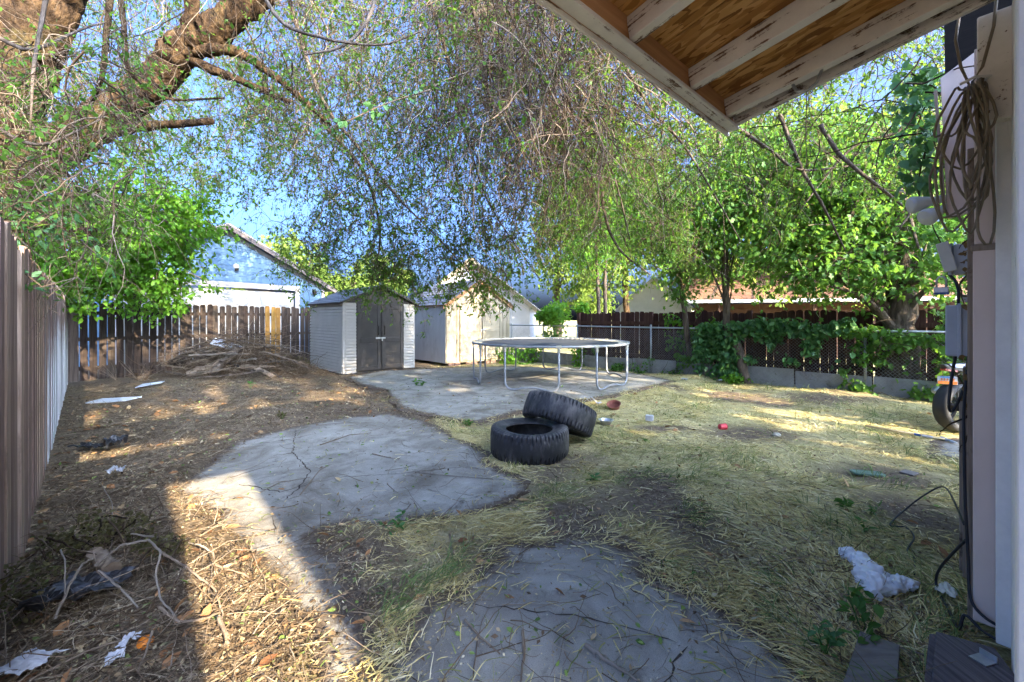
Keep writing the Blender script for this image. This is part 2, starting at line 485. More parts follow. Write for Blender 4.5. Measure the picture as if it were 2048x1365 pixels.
M['crack_dirt'] = surf('crack_dirt', [(.3, (.03, .025, .02)), (.7, (.07, .055, .045))], 30, rough=1, bump=0)
def slab(nm, name, mat, thick=.07):
    pl = SLABS[nm]; z = ZTOP[nm]
    bm = bmesh.new()
    vs = [bm.verts.new((x, y, z)) for x, y in pl]
    f = bm.faces.new(vs)
    if f.normal.z < 0: f.normal_flip()
    r = bmesh.ops.extrude_face_region(bm, geom=[f])
    for v in r['geom']:
        if isinstance(v, bmesh.types.BMVert): pass
    for v in vs: v.co.z = z - thick
    bmesh.ops.recalc_face_normals(bm, faces=bm.faces)
    bmesh.ops.triangulate(bm, faces=[q for q in bm.faces if len(q.verts) > 4])
    # a finer top skin that carries how far each point is from the broken edge (soil gathers there)
    xs = [p[0] for p in pl]; ys = [p[1] for p in pl]
    gx_ = np.arange(min(xs), max(xs) + .06, .06); gy_ = np.arange(min(ys), max(ys) + .06, .06); QX, QY = np.meshgrid(gx_, gy_)
    ins = inpoly(QX, QY, pl); ds = polydist(QX, QY, SIMPLE[nm]); ly = bm.verts.layers.float.new('edge')
    for v in bm.verts: v[ly] = 1.0
    gv2 = {}
    for i_, j_ in zip(*np.where(ins)):
        v = bm.verts.new((QX[i_, j_], QY[i_, j_], z + .0015)); v[ly] = float(np.exp(-ds[i_, j_] / .16)); gv2[(i_, j_)] = v
    for (i_, j_), v in gv2.items():
        q = [gv2.get((i_, j_ + 1)), gv2.get((i_ + 1, j_ + 1)), gv2.get((i_ + 1, j_))]
        if all(q): bm.faces.new([v] + q)
    me = bpy.data.meshes.new(name); bm.to_mesh(me); bm.free(); setmat(me, mat)
    o = put(name, me); tag(o, kind='structure'); return o
patio = slab('far', 'concrete_patio', M['concrete_pale'], .09)
path = slab('mid', 'concrete_path', M['concrete_pale'])
pad = slab('fore', 'concrete_pad', M['concrete_dark'])
drive = slab('drive', 'concrete_drive', M['concrete_pale'])
def crack(parent, z, pts, wd=.006, seed=0):
    r_ = random.Random(seed); line = []
    for (a, b_) in zip(pts[:-1], pts[1:]):
        A, Bv = G(*a), G(*b_); n = max(2, int((Bv - A).length / .035))
        for i in range(n):
            p = A.lerp(Bv, i / n); line.append(Vector((p.x + r_.uniform(-.012, .012), p.y + r_.uniform(-.012, .012), z)))
    mb = MB(); vs = []; fs = []
    for i, p in enumerate(line):
        t = (line[min(i + 1, len(line) - 1)] - line[max(i - 1, 0)]).normalized(); s = Vector((-t.y, t.x, 0))
        k = wd * r_.uniform(.35, 1.1) * (1 if 0 < i < len(line) - 1 else .2)
        vs += [p - s * k, p + s * k]
        if i: fs.append((2 * i - 2, 2 * i, 2 * i + 1, 2 * i - 1))
    mb.add(vs, fs); o = mb.build('crack', M['crack_dirt'], parent); return o
crack(path, .004, [(592, 860), (585, 905), (620, 945), (600, 975), (565, 1005)], .007, 1)
crack(path, .004, [(1040, 950), (930, 935), (800, 948), (690, 955), (625, 968)], .005, 2)
crack(path, .004, [(625, 968), (560, 985), (470, 968)], .006, 3)
crack(pad, .010, [(850, 1190), (905, 1204), (960, 1218), (1040, 1221), (1110, 1232), (1180, 1240), (1300, 1270), (1380, 1300)], .0035, 4)
crack(pad, .010, [(1375, 1300), (1350, 1330), (1330, 1365), (1300, 1420)], .006, 5)
crack(patio, .034, [(945, 700 + 47), (1000, 765), (1090, 775), (1200, 770)], .008, 6)
crack(patio, .034, [(775, 795), (840, 788), (930, 792), (1010, 790)], .008, 7)

# ------------------------------------------------------------------ fences
def picket_mesh(name, mat, wd, th, h, seed, dog=.03, flat=False):
    r_ = random.Random(seed)
    bm = bmesh.new()
    q = r_.uniform(-.012, .012)
    prof = [(-wd / 2, 0), (wd / 2, 0), (wd / 2 + r_.uniform(-.003, .002), h * .5), (wd / 2, h - dog), (wd / 2 - dog * .8, h + q), (-wd / 2 + dog * .8, h + q * .5), (-wd / 2, h - dog), (-wd / 2 + r_.uniform(-.002, .003), h * .5)]
    if flat: prof = [(-wd / 2, 0), (wd / 2, 0), (wd / 2 + r_.uniform(-.004, .002), h * .5), (wd / 2 - .004, h + q), (0, h + q + r_.uniform(-.02, .02)), (-wd / 2 + .004, h - q), (-wd / 2 + r_.uniform(-.002, .004), h * .5)]
    mb = MB()
    mb.hexa([(x, -th / 2, z) for x, z in prof], [(x, th / 2, z) for x, z in prof])
    return mb.mesh(name, mat)
BF = Vector((.575, .818, 0)).normalized()
def bfp(t): return Vector((-9.9, 9.17, 0)) + BF * t
back_fence = thing('wooden_fence', 'dark gappy dog-eared picket fence in front of the blue garage, with three orange pickets', 'fence', bfp(0))
pm = [picket_mesh('picket', M['fence_dark'], .128, .018, 1.82, s) for s in range(6)]
t = .08; i = 0
while t < 9.6:
    m = M['fence_orange'] if 4.12 < t < 4.56 else None
    Mx = frame(bfp(t) + Vector((0, 0, -.03 + random.uniform(-.02, .025))), BF) @ Matrix.Rotation(R(random.uniform(-.6, .6)), 4, 'Y')
    inst('picket', random.choice(pm), back_fence, Mx, m)
    t += .151 + random.uniform(-.004, .006); i += 1
for z in (.28, .95, 1.55):
    MB().box((4.8, .035, z), (9.7, .04, .085), frame(bfp(0), BF)).build('rail', M['fence_dark'], back_fence)
for t in (0.02, 2.4, 4.8, 7.2, 9.6):
    MB().box((t, .10, .88), (.09, .09, 1.8), frame(bfp(0), BF)).build('post', M['fence_dark'], back_fence)

LFd = Vector((-1.0437, 1, 0)).normalized(); LF0 = Vector((-.369, 0, 0))
def lfp(s): return LF0 + LFd * s
left_fence = thing('wooden_fence', 'close-boarded brown board fence on the left, whitewashed towards its far end', 'fence', lfp(2.2))
pml = [picket_mesh('board', M['fence_brown'], .139, .02, 1.84, s + 40, .02, True) for s in range(6)]
s = 1.9
while s < 12.92:
    Mx = frame(lfp(s) + Vector((0, 0, random.uniform(-.05, .02))) + Vector((.7, .7, 0)) * random.uniform(-.007, .007), -LFd) @ Matrix.Rotation(R(random.uniform(-.8, .8)), 4, 'Y') @ Matrix.Rotation(R(random.uniform(-1.5, 1.5)), 4, 'Z')
    white = (s > 5.7 + random.uniform(-1.1, .9))
    inst('board', random.choice(pml), left_fence, Mx, M['fence_white'] if white else None)
    s += .142
for z in (.35, 1.0, 1.6):
    MB().box((7.4, .04, z), (11.0, .04, .085), frame(lfp(0), LFd)).build('rail', M['fence_dark'], left_fence)
for q in (2.0, 4.4, 6.8, 9.2, 11.6):
    MB().box((q, .105, .85), (.09, .09, 1.7), frame(lfp(0), LFd)).build('post', M['fence_dark'], left_fence)

RF = Vector((.70, -.714, 0)).normalized(); RN = Vector((.714, .70, 0)).normalized()
def clp(t, off=0, z=0): return Vector((4.03, 10.1, z)) + RF * t + RN * off
red_fence = thing('wooden_fence', 'reddish brown picket fence standing behind the chain link', 'fence', clp(-3.2, .6))
pmr = [picket_mesh('picket', M['fence_red'], .134, .018, 1.6, s + 80, .032) for s in range(6)]
t = -3.25
while t < 7.6:
    gap = random.random() < .16
    h = .02 * math.sin(t * 3) + random.uniform(-.02, .02) - (.02 if t > 1 else 0)
    Mx = frame(clp(t, .62, h), RF) @ Matrix.Rotation(R(random.uniform(-.5, .5)), 4, 'Y')
    inst('picket', random.choice(pmr), red_fence, Mx, None)
    t += .139 + (.018 if gap else random.uniform(-.001, .004))
for a, b_ in ((-3.3, -.9), (-.88, 1.5), (1.52, 3.9), (3.92, 6.3), (6.32, 7.7)):
    for z in (.42, 1.28):
        MB().box(((a + b_) / 2, -.035, z + random.uniform(-.03, .03)), (b_ - a, .038, .09), frame(clp(0, .62), RF)).build('rail', M['fence_red'], red_fence)
for t in (-3.3, -.9, 1.5, 3.9, 6.3):
    MB().box((t, -.10, .8), (.09, .09, 1.62), frame(clp(0, .62), RF)).build('post', M['fence_red'], red_fence)

M['galv'] = surf('galv', [(.3, (.30, .32, .34)), (.7, (.48, .50, .52))], 14, rough=.45, bump=.1, spec=.5, metal=.6, stain=((.22, .2, .18), 5, .6, .8))
M['wire'] = surf('wire', [(.3, (.20, .20, .20)), (.7, (.33, .33, .33))], 14, rough=.5, bump=0, spec=.5, metal=.4)
chain = thing('chain_link_fence', 'low galvanised chain link fence along the right side of the yard', 'fence', clp(-5.8))
for t in (-5.8, -4.35, -3.0, -.66, 1.14, 3.55, 5.6):
    MB().tube([clp(t, .03, -.05), clp(t, .03, 1.24)], .024, 10).lathe([(.0, 1.275), (.02, 1.262), (.03, 1.24), (.03, 1.225)], 10, Matrix.Translation(clp(t, .03))).build('post', M['galv'], chain, smooth=True)
MB().tube([clp(-6.0, .03, 1.2), clp(-3, .03, 1.2), clp(0, .03, 1.19), clp(3, .03, 1.195), clp(6.2, .03, 1.2)], .021, 10).build('top_rail', M['galv'], chain, smooth=True)
Ln = 11.9; hgt = 1.16; pit = .062
lines = []
for sgn in (1, -1):
    k = -hgt
    while k < Ln + hgt:
        pts = []
        for j in range(int(hgt / pit) * 2 + 1):
            u = k + (j * pit / 2 if sgn > 0 else hgt - j * pit / 2); z = .02 + j * pit / 2
            if 0 <= u <= Ln: pts.append((u, z, .004 * (-1) ** j * sgn))
        if len(pts) > 2: lines.append(pts)
        k += pit
Vs, Fs, base = [], [], 0
wr = .0024
fr = np.array([list(RF), list(RN), [0, 0, 1]])
o0 = np.array(clp(-5.85, .0))
for pts in lines:
    p = np.array(pts); W = o0 + p[:, :1] * fr[0] + p[:, 2:3] * fr[1] + p[:, 1:2] * fr[2]
    v, f = tubes_np(W[None], [wr], [wr], 3)
    Vs.append(v); Fs.append(f + base); base += len(v)
mesh_o = put('wire_mesh', np_mesh('wire_mesh', np.concatenate(Vs), np.concatenate(Fs), M['wire'], origin=tuple(WL[chain])), chain)
tag(mesh_o, kind='stuff')

M['panel_grey'] = surf('panel_grey', [(.3, (.24, .25, .26)), (.7, (.36, .375, .39))], 4, rough=.8, bump=.2, stain=((.17, .14, .12), 3.0, .52, .75), stain2=((.10, .08, .06), 9, .62, .75))
low_wall = thing('kick_board_wall', 'low row of grey cement panels standing along the foot of the chain link', 'low wall', clp(-5.6, .07))
t = -5.7
while t < 6.0:
    L_ = random.choice([1.1, 1.25, 1.2]); h = .40 + random.uniform(-.03, .03)
    Mx = frame(clp(t + L_ / 2, .075, 0), RF) @ Matrix.Rotation(R(random.uniform(2, 7)), 4, 'X') @ Matrix.Rotation(R(random.uniform(-1.2, 1.2)), 4, 'Y')
    MB().box((0, 0, h / 2 - .03), (L_ - .02, .022, h), Mx).build('panel', M['panel_grey'], low_wall, bevel=.004)
    t += L_
# ------------------------------------------------------------------ resin shed
M['resin'] = surf('resin', [(.3, (.40, .375, .335)), (.7, (.48, .455, .41))], 3, rough=.6, bump=.08, stain=((.22, .19, .16), 2.2, .58, .78, (1, 1, .6)))
M['resin_dark'] = surf('resin_dark', [(.3, (.040, .036, .033)), (.7, (.065, .058, .052))], 3, rough=.55, bump=.1, stain=((.11, .10, .09), 4, .6, .8))
M['shingle'] = surf('shingle', [(.3, (.10, .11, .125)), (.55, (.17, .18, .20)), (.75, (.24, .25, .27))], 30, rough=.7, bump=.5, spec=.4, rnd=.18)
M['metal'] = surf('metal', [(.3, (.4, .41, .42)), (.7, (.6, .6, .6))], 20, rough=.35, bump=.05, spec=.5, metal=.8)
M['dark_gap'] = surf('dark_gap', [(.3, (.015, .013, .012)), (.7, (.03, .026, .022))], 10, rough=1, bump=0)
def lap_wall(mb, A, u, n_, L, z0, z1, rows, dep=.024, topf=None):
    """clapboard profile wall from A along u, facing n_"""
    A = Vector(A); u = Vector(u); n_ = Vector(n_)
    h = (z1 - z0) / rows
    for k in range(rows):
        za, zb = z0 + k * h, z0 + (k + 1) * h
        x0, x1 = 0, L
        if topf:
            xs = topf((za + zb) / 2)
            if xs is None: continue
            x0, x1 = xs
        zg = za + h * .80
        pr = [(dep, za), (.014, zg), (-.026, zg), (-.026, zb), (-.055, zb), (-.055, za)]
        mb.hexa([A + u * x1 + n_ * o_ + Vector((0, 0, z_)) for o_, z_ in pr], [A + u * x0 + n_ * o_ + Vector((0, 0, z_)) for o_, z_ in pr])
def gable_roof(parent, A, u, wv, L, D, ze, zr, over, mat, edge_mat, th=.035, courses=8, name='roof'):
    """ridge along wv over the middle of front A..A+u*L"""
    A = Vector(A); u = Vector(u); wv = Vector(wv); Z = Vector((0, 0, 1))
    mid = A + u * (L / 2)
    roof = None
    for sg in (-1, 1):
        run = L / 2 + over; slope = (zr - ze) / (L / 2)
        eave = mid + u * sg * run + Z * (zr - slope * run); ridge = mid + Z * zr
        f0 = -wv * over; f1 = wv * (D + over)
        nn = (u * sg * slope + Z).normalized()
        mb = MB(); mb.hexa([eave + f0, ridge + f0, ridge + f1, eave + f1], [p + nn * th for p in (eave + f0, ridge + f0, ridge + f1, eave + f1)])
        o = mb.build(name, edge_mat, parent)
        for k in range(courses):
            a = k / courses; b_ = (k + 1) / courses + .04
            e = eave.lerp(ridge, a); r_ = eave.lerp(ridge, min(1, b_))
            lo = nn * (th + .018); hi = nn * (th + .004)
            c = MB(); g0 = -wv * (over + .008); g1 = wv * (D + over + .008)
            c.hexa([e + g0 + nn * (th + .001), r_ + g0 + nn * (th + .001), r_ + g1 + nn * (th + .001), e + g1 + nn * (th + .001)], [e + g0 + lo, r_ + g0 + hi, r_ + g1 + hi, e + g1 + lo])
            c.build('shingle_course', mat, o)
    return o
def wall_quad(mb, A, u, n_, th, pts):
    """wall slab: outline pts (along u, z), thickness th inwards"""
    A = Vector(A); u = Vector(u); n_ = Vector(n_)
    mb.hexa([A + u * x + Vector((0, 0, z)) - n_ * th for x, z in pts], [A + u * x + Vector((0, 0, z)) for x, z in pts])

U1 = Vector((.72, .694, 0)).normalized(); W1 = Vector((-.694, .72, 0)).normalized()
A1 = Vector((-4.21, 10.21, 0)); L1, D1, ZE1, ZR1 = 2.0, 2.35, 1.83, 2.27
sh = thing('resin_shed', 'small beige plastic shed with lap siding, dark brown double doors and blue-grey shingle roof', 'shed', A1)
N1 = -W1; S1 = -U1
mb = MB(); lap_wall(mb, A1 + W1 * .03, W1, S1, D1 - .03, .05, ZE1, 22); mb.build('side_wall', M['resin'], sh)
mb = MB(); lap_wall(mb, A1 + U1 * L1, W1, U1, D1, .05, ZE1, 22); lap_wall(mb, A1 + W1 * D1, U1, W1, L1, .05, ZE1, 22)
mb.build('rear_wall', M['resin'], sh)
for x in (.05, L1 - .33):
    mb = MB(); lap_wall(mb, A1 + U1 * x, U1, N1, .28, .05, ZE1, 22); mb.build('front_wall', M['resin'], sh)
for x in (0.02, L1 - .02):
    MB().box((x, .02, .93), (.06, .06, 1.8), frame(A1, U1)).build('corner_trim', M['resin'], sh)
mb = MB(); wall_quad(mb, A1 + N1 * -.012, U1, N1, .03, [(.05, ZE1), (L1 - .05, ZE1), (L1 / 2, ZR1 - .02)]); mb.build('gable', M['resin_dark'], sh)
MB().box((L1 / 2, D1 / 2, .02), (L1 + .02, D1 + .02, .06), frame(A1, U1)).build('floor_base', M['resin_dark'], sh)
for sg in (-1, 1):
    x = L1 / 2 + sg * .335
    mb = MB(); Fm = frame(A1, U1)
    mb.box((x, .0, .07 + .88), (.66, .035, 1.76), Fm)
    d = mb.build('door', M['resin_dark'], sh, bevel=.006)
    mb = MB()                                             # raised stiles and rails round two sunk fields
    for (cx, cz, sx, sz) in ((-.27, .95, .09, 1.72), (.27, .95, .09, 1.72), (0, .14, .45, .12), (0, .86, .45, .12), (0, 1.74, .45, .14)):
        mb.box((x + cx, -.024, cz), (sx - .004, .016, sz - .004), Fm)
    mb.build('door_rail', M['resin_dark'], d, bevel=.004)
    mb = MB(); mb.tube([Fm @ Vector((L1 / 2 + sg * .085, -.03, 1.0)), Fm @ Vector((L1 / 2 + sg * .085, -.065, 1.03)), Fm @ Vector((L1 / 2 + sg * .085, -.065, 1.2)), Fm @ Vector((L1 / 2 + sg * .085, -.03, 1.23))], .011, 6)
    mb.build('handle', M['dark_gap'], d)
mb = MB(); Fm = frame(A1, U1)
mb.box((L1 / 2 - .02, -.04, .91), (.27, .012, .04), Fm).box((L1 / 2 + .0, -.055, .905), (.05, .02, .035), Fm)
mb.build('hasp', M['metal'], sh)
mb = MB().box((L1 / 2 + .01, -.06, .86), (.035, .02, .05), Fm); mb.build('padlock', M['metal'], sh, bevel=.003)
gable_roof(sh, A1, U1, W1, L1, D1, ZE1, ZR1, .10, M['shingle'], M['resin_dark'], .04, 9)

# ------------------------------------------------------------------ tan timber shed
M['tan'] = surf('tan', [(.3, (.33, .275, .185)), (.7, (.43, .37, .265))], 2.2, (1, 1, .5), .75, .15, stain=((.28, .22, .14), 1.6, .56, .74), stain2=((.2, .15, .1), 8, .66, .76))
M['tan_side'] = surf('tan_side', [(.3, (.46, .46, .46)), (.7, (.56, .56, .57))], 1.4, (6, 6, .4), .7, .15, stain=((.30, .29, .28), 1.6, .5, .74, (1, 1, .5)))
M['brown_trim'] = surf('brown_trim', [(.3, (.20, .11, .05)), (.7, (.30, .17, .08))], 6, rough=.7, bump=.1)
M['block'] = surf('block', [(.3, (.17, .10, .075)), (.7, (.28, .18, .14))], 9, rough=.9, bump=.4)
U2 = Vector((.80, .60, 0)).normalized(); W2 = Vector((-.66, .75, 0)).normalized()
A2 = Vector((-1.96, 12.1, 0)); L2, D2, ZE2, ZR2 = 2.35, 2.6, 1.86, 2.62
N2 = Vector((.60, -.80, 0)); S2 = Vector((-.75, -.66, 0)).normalized()
ts = thing('timber_shed', 'tan plywood shed with sun-dappled double doors, grey side and gabled shingle roof', 'shed', A2)
mb = MB(); wall_quad(mb, A2, W2, S2, .04, [(0, .10), (D2, .10), (D2, ZE2), (0, ZE2)]); mb.build('side_wall', M['tan_side'], ts)
mb = MB(); wall_quad(mb, A2 + U2 * L2, W2, -S2, .04, [(0, .10), (D2, .10), (D2, ZE2), (0, ZE2)]); wall_quad(mb, A2 + W2 * D2, U2, -N2, .04, [(0, .1), (L2, .1), (L2, ZE2), (L2 / 2, ZR2), (0, ZE2)]); mb.build('rear_wall', M['tan_side'], ts)
mb = MB(); wall_quad(mb, A2 + N2 * .002, U2, N2, .05, [(0, .10), (L2, .10), (L2, ZE2), (L2 / 2, ZR2), (0, ZE2)]); mb.build('front_wall', M['tan'], ts)
F2 = frame(A2 + N2 * .004, U2)
for x0, x1, pre in ((.46, 1.24, 0), (1.26, 2.02, 1)):
    xm = (x0 + x1) / 2; ww = x1 - x0
    d = MB().box((xm, -.018, 1.0), (ww - .012, .03, 1.72), F2).build('door', M['tan'], ts, bevel=.003)
    mb = MB()
    for cx, cz, sx, sz in ((-ww / 2 + .055, 1.0, .09, 1.7), (ww / 2 - .055, 1.0, .09, 1.7), (0, .2, ww - .21, .09), (0, 1.06, ww - .21, .09), (0, 1.8, ww - .21, .09)):
        mb.box((xm + cx, -.042, cz), (sx, .016, sz), F2)
    mb.build('door_trim', M['tan'], d, bevel=.003)
    mb = MB()
    for z in (.35, 1.65):
        mb.box((x0 + .03 if pre == 0 else x1 - .03, -.053, z), (.08, .006, .035), F2)
    mb.build('hinge', M['metal'], d)
mb = MB().box((1.28, -.06, 1.08), (.2, .014, .035), F2).box((1.20, -.07, 1.05), (.05, .03, .07), F2); mb.build('hasp', M['metal'], ts, bevel=.003)
mb = MB()
for cx, sx in ((.07, .10), (L2 - .07, .10), (.40, .06), (2.10, .06)):
    mb.box((cx, -.012, 1.0), (sx, .02, 1.78), F2)
mb.box((1.24, -.012, 1.905), (1.75, .02, .05), F2).box((L2 / 2, -.012, 2.42), (.4, .018, .05), F2); mb.build('wall_trim', M['tan'], ts, bevel=.003)
for sg in (-1, 1):
    mid = Vector((L2 / 2, -.07, ZR2 + .01)); e = Vector((L2 / 2 + sg * (L2 / 2 + .12), -.07, ZE2 - .07)); q = Vector((0, .03, 0)); dn = Vector((0, 0, -.10))
    MB().hexa([F2 @ v for v in (mid, e, e + q, mid + q)], [F2 @ (v + dn) for v in (mid, e, e + q, mid + q)]).build('barge_board', M['brown_trim'], ts)
for k, x in enumerate((.2, .8, 1.5, 2.2)):
    for j in range(2):
        MB().box((x + j * .21, .06, .05), (.195, .1, .095), frame(A2, U2)).build('brick', M['block'], ts, bevel=.005)
gable_roof(ts, A2, U2, W2, L2, D2, ZE2, ZR2, .10, M['shingle'], M['brown_trim'], .03, 9)

# ------------------------------------------------------------------ blue garage beyond the back fence
M['blue'] = surf('blue', [(.3, (.075, .145, .24)), (.7, (.10, .18, .285))], 3, rough=.65, bump=.06, rnd=.06, spec=.25)
M['trim_grey'] = surf('trim_grey', [(.3, (.34, .32, .33)), (.7, (.42, .40, .41))], 4, rough=.7, bump=.05)
M['white_paint'] = surf('white_paint', [(.3, (.50, .50, .49)), (.7, (.60, .60, .58))], 4, rough=.55, bump=.05, stain=((.5, .48, .44), 3, .6, .8))
M['roof_brown'] = surf('roof_brown', [(.3, (.09, .075, .075)), (.7, (.17, .145, .14))], 26, rough=.85, bump=.5, rnd=.15)
GU = Vector((.575, .818, 0)).normalized(); GNv = Vector((.818, -.575, 0)).normalized()
GR = Vector((-7.8, 17.0, 0)); GLn = 7.2; ZEg, ZRg = 2.72, 4.52
GA = GR - GU * GLn
gar = thing('garage', 'blue clapboard garage with brown gable roof and pale door behind the dark picket fence', 'garage', GA)
Fg = frame(GA, GU)
bh = .176; k = 0
z = 0.1
while z < ZRg - .06:
    zt = z + bh; zm = z + bh * .5
    if zm < ZEg: x0, x1 = 0.0, GLn
    else:
        e = (zm - ZEg) / (ZRg - ZEg) * GLn / 2; x0, x1 = e, GLn - e
    segs = [(x0, x1)]
    if z < 2.5: segs = [(x0, 1.0), (6.0, x1)]
    for (a, b_) in segs:
        p = [Fg @ Vector(q) for q in ((a, -.020, z), (b_, -.020, z), (b_, -.004, zt + .012), (a, -.004, zt + .012))]
        bk = [Fg @ Vector(q) for q in ((a, .012, z), (b_, .012, z), (b_, .012, zt + .012), (a, .012, zt + .012))]
        MB().hexa(bk, p).build('siding_board', M['blue'], gar)
    z = zt
mb = MB(); wall_quad(mb, GA - GNv * .02, GU, GNv, .1, [(0, 0), (.98, 0), (.98, 2.5), (6.02, 2.5), (6.02, 0), (GLn, 0), (GLn, ZEg), (GLn / 2, ZRg), (0, ZEg)])
Wg = -GNv
mb.box((GLn + .0, 3.2, ZEg / 2), (.1, 6.2, ZEg), Fg).box((0, 3.2, ZEg / 2), (.1, 6.2, ZEg), Fg); mb.build('wall', M['blue'], gar)
M['door_cream'] = surf('door_cream', [(.3, (.36, .355, .34)), (.7, (.44, .435, .42))], 4, rough=.6, bump=.05)
door = MB().box((3.5, .10, 1.2), (5.0, .05, 2.46), Fg).build('garage_door', M['door_cream'], gar)
for r_ in range(4):
    for c_ in range(8):
        MB().box((1.33 + c_ * .62, .068, .33 + r_ * .6), (.5, .02, .42), Fg).build('door_panel', M['door_cream'], door, bevel=.008)
mb = MB()
mb.box((3.5, -.03, 2.60), (5.36, .035, .19), Fg).box((.91, -.03, 1.25), (.18, .034, 2.49), Fg).box((6.09, -.03, 1.25), (.18, .034, 2.49), Fg)
mb.build('door_frame', M['trim_grey'], gar, bevel=.004)
MB().box((GLn - .05, -.028, ZEg / 2), (.14, .03, ZEg - .1), Fg).build('corner_trim', M['trim_grey'], gar)
for sg in (-1, 1):
    mid = Vector((GLn / 2, -.36, ZRg + .1)); e = Vector((GLn / 2 + sg * (GLn / 2 + .35), -.36, ZEg - .08)); q = Vector((0, .03, 0)); dn = Vector((0, 0, -.17))
    MB().hexa([Fg @ v for v in (mid, e, e + q, mid + q)], [Fg @ (v + dn) for v in (mid, e, e + q, mid + q)]).build('barge_board', M['roof_brown'], gar)
    mid = Vector((GLn / 2, -.034, ZRg - .02)); e = Vector((GLn / 2 + sg * (GLn / 2), -.034, ZEg - .02)); dn = Vector((0, 0, -.14))
    MB().hexa([Fg @ v for v in (mid, e, e + q, mid + q)], [Fg @ (v + dn) for v in (mid, e, e + q, mid + q)]).build('frieze_board', M['trim_grey'], gar)
gable_roof(gar, GA, GU, -GNv, GLn, 6.2, ZEg + .03, ZRg + .09, .36, M['roof_brown'], M['trim_grey'], .05, 12)
lam = MB().lathe([(0, .1), (.05, .09), (.085, .05), (.095, 0), (.085, -.02), (0, -.02)], 14, frame(Fg @ Vector((3.95, -.03, 3.25)), Vector((0, 0, -1)), GNv)).build('security_light', M['white_paint'], gar, smooth=True)
mb = MB().box((3.95, -.10, 3.13), (.08, .12, .08), Fg); mb.build('camera_eye', M['dark_gap'], lam)
mb = MB().box((6.75, -.09, 2.48), (.11, .13, .17), Fg).box((6.75, -.06, 2.6), (.13, .1, .03), Fg); mb.build('wall_lamp', M['dark_gap'], gar, bevel=.01)

# ------------------------------------------------------------------ other houses beyond the fences
def simple_house(name, label, A, u, L, D, ze, zr, wall, roofm, edge, over=.35, extra=None, cat='house', courses=10):
    u = Vector(u).normalized(); wv = Vector((-u.y, u.x, 0)); A = Vector(A)
    t = thing(name, label, cat, A)
    mb = MB(); wall_quad(mb, A, u, -wv, .12, [(0, 0), (L, 0), (L, ze), (L / 2, zr), (0, ze)]); mb.build('front_wall', wall, t)
    mb = MB(); wall_quad(mb, A + wv * D, u, wv, .12, [(0, 0), (L, 0), (L, ze), (L / 2, zr), (0, ze)])
    mb.box((.06, D / 2, ze / 2), (.12, D - .25, ze), frame(A, u)).box((L - .06, D / 2, ze / 2), (.12, D - .25, ze), frame(A, u)); mb.build('wall', wall, t)
    gable_roof(t, A, u, wv, L, D, ze, zr, over, roofm, edge, .06, courses)
    return t, frame(A, u)
M['cream_roof'] = surf('cream_roof', [(.3, (.62, .57, .53)), (.7, (.78, .74, .70))], 12, rough=.8, bump=.2, rnd=.05)
M['pale_wall'] = surf('pale_wall', [(.3, (.60, .60, .62)), (.7, (.72, .72, .74))], 3, rough=.8, bump=.1)
t, Fh = simple_house('pale_house', 'white gabled house with a pale roof peeping out behind the tan shed', (-5.4, 23.2, 0), (1, -.10, 0), 6.4, 8, 2.25, 4.75, M['pale_wall'], M['cream_roof'], M['tan'])
mb = MB()
for sg in (-1, 1):
    mid = Vector((3.2, -.37, 4.78)); e = Vector((3.2 + sg * 3.62, -.37, 1.93)); q = Vector((0, .04, 0)); dn = Vector((0, 0, -.2))
    MB().hexa([Fh @ v for v in (mid, e, e + q, mid + q)], [Fh @ (v + dn) for v in (mid, e, e + q, mid + q)]).build('barge_board', M['tan'], t)
win = MB().box((4.95, -.03, 1.25), (.62, .06, 1.2), Fh).build('window', M['white_paint'], t)
M['glass'] = surf('glass', [(.3, (.03, .035, .04)), (.7, (.05, .06, .07))], 2, rough=.08, bump=0, spec=.6)
MB().box((4.95, -.062, 1.25), (.5, .02, 1.06), Fh).build('pane', M['glass'], win)
for k in range(13):
    MB().box((3.2, -.012, .12 + k * .165), (6.36, .02, .15), Fh).build('siding_board', M['pale_wall'], t)
t, Fh = simple_house('white_garage', 'small bright white gabled outbuilding glimpsed above the red fence between tree trunks', (5.9, 22.5, 0), (.93, -.36, 0), 3.6, 5, 2.0, 3.6, M['pale_wall'], M['cream_roof'], M['white_paint'], .2, cat='outbuilding')
for k in range(15):
    MB().box((1.8, -.012, .1 + k * .13), (3.56, .02, .115), Fh).build('siding_board', M['pale_wall'], t)
M['roof_tan'] = surf('roof_tan', [(.3, (.10, .05, .028)), (.7, (.19, .10, .06))], 20, rough=.85, bump=.5, rnd=.22, hue=.015)
M['gutter'] = surf('gutter', [(.3, (.50, .50, .49)), (.7, (.62, .62, .61))], 3, rough=.5, bump=.04, stain=((.4, .36, .3), 3, .6, .8))
M['red_wall'] = surf('red_wall', [(.3, (.05, .025, .017)), (.7, (.085, .045, .03))], 4, rough=.85, bump=.2)
BA = Vector((6.6, 15.6, 0)); bu = Vector((.945, -.327, 0)).normalized(); bw = Vector((.327, .945, 0)).normalized(); BL = 9.0
bh_ = thing('brown_house', 'low brown house with shingled roof and white gutter behind the red fence', 'house', BA)
Fb = frame(BA, bu)
for k in range(11):
    MB().box((BL / 2, .75, .1 + k * .18), (BL - .8, .03, .165), Fb).build('siding_board', M['red_wall'], bh_)
MB().box((BL / 2, .9, 1.0), (BL - .8, .2, 2.0), Fb).build('wall', M['red_wall'], bh_)
nr = 16; run = 5.0; rise = 2.1
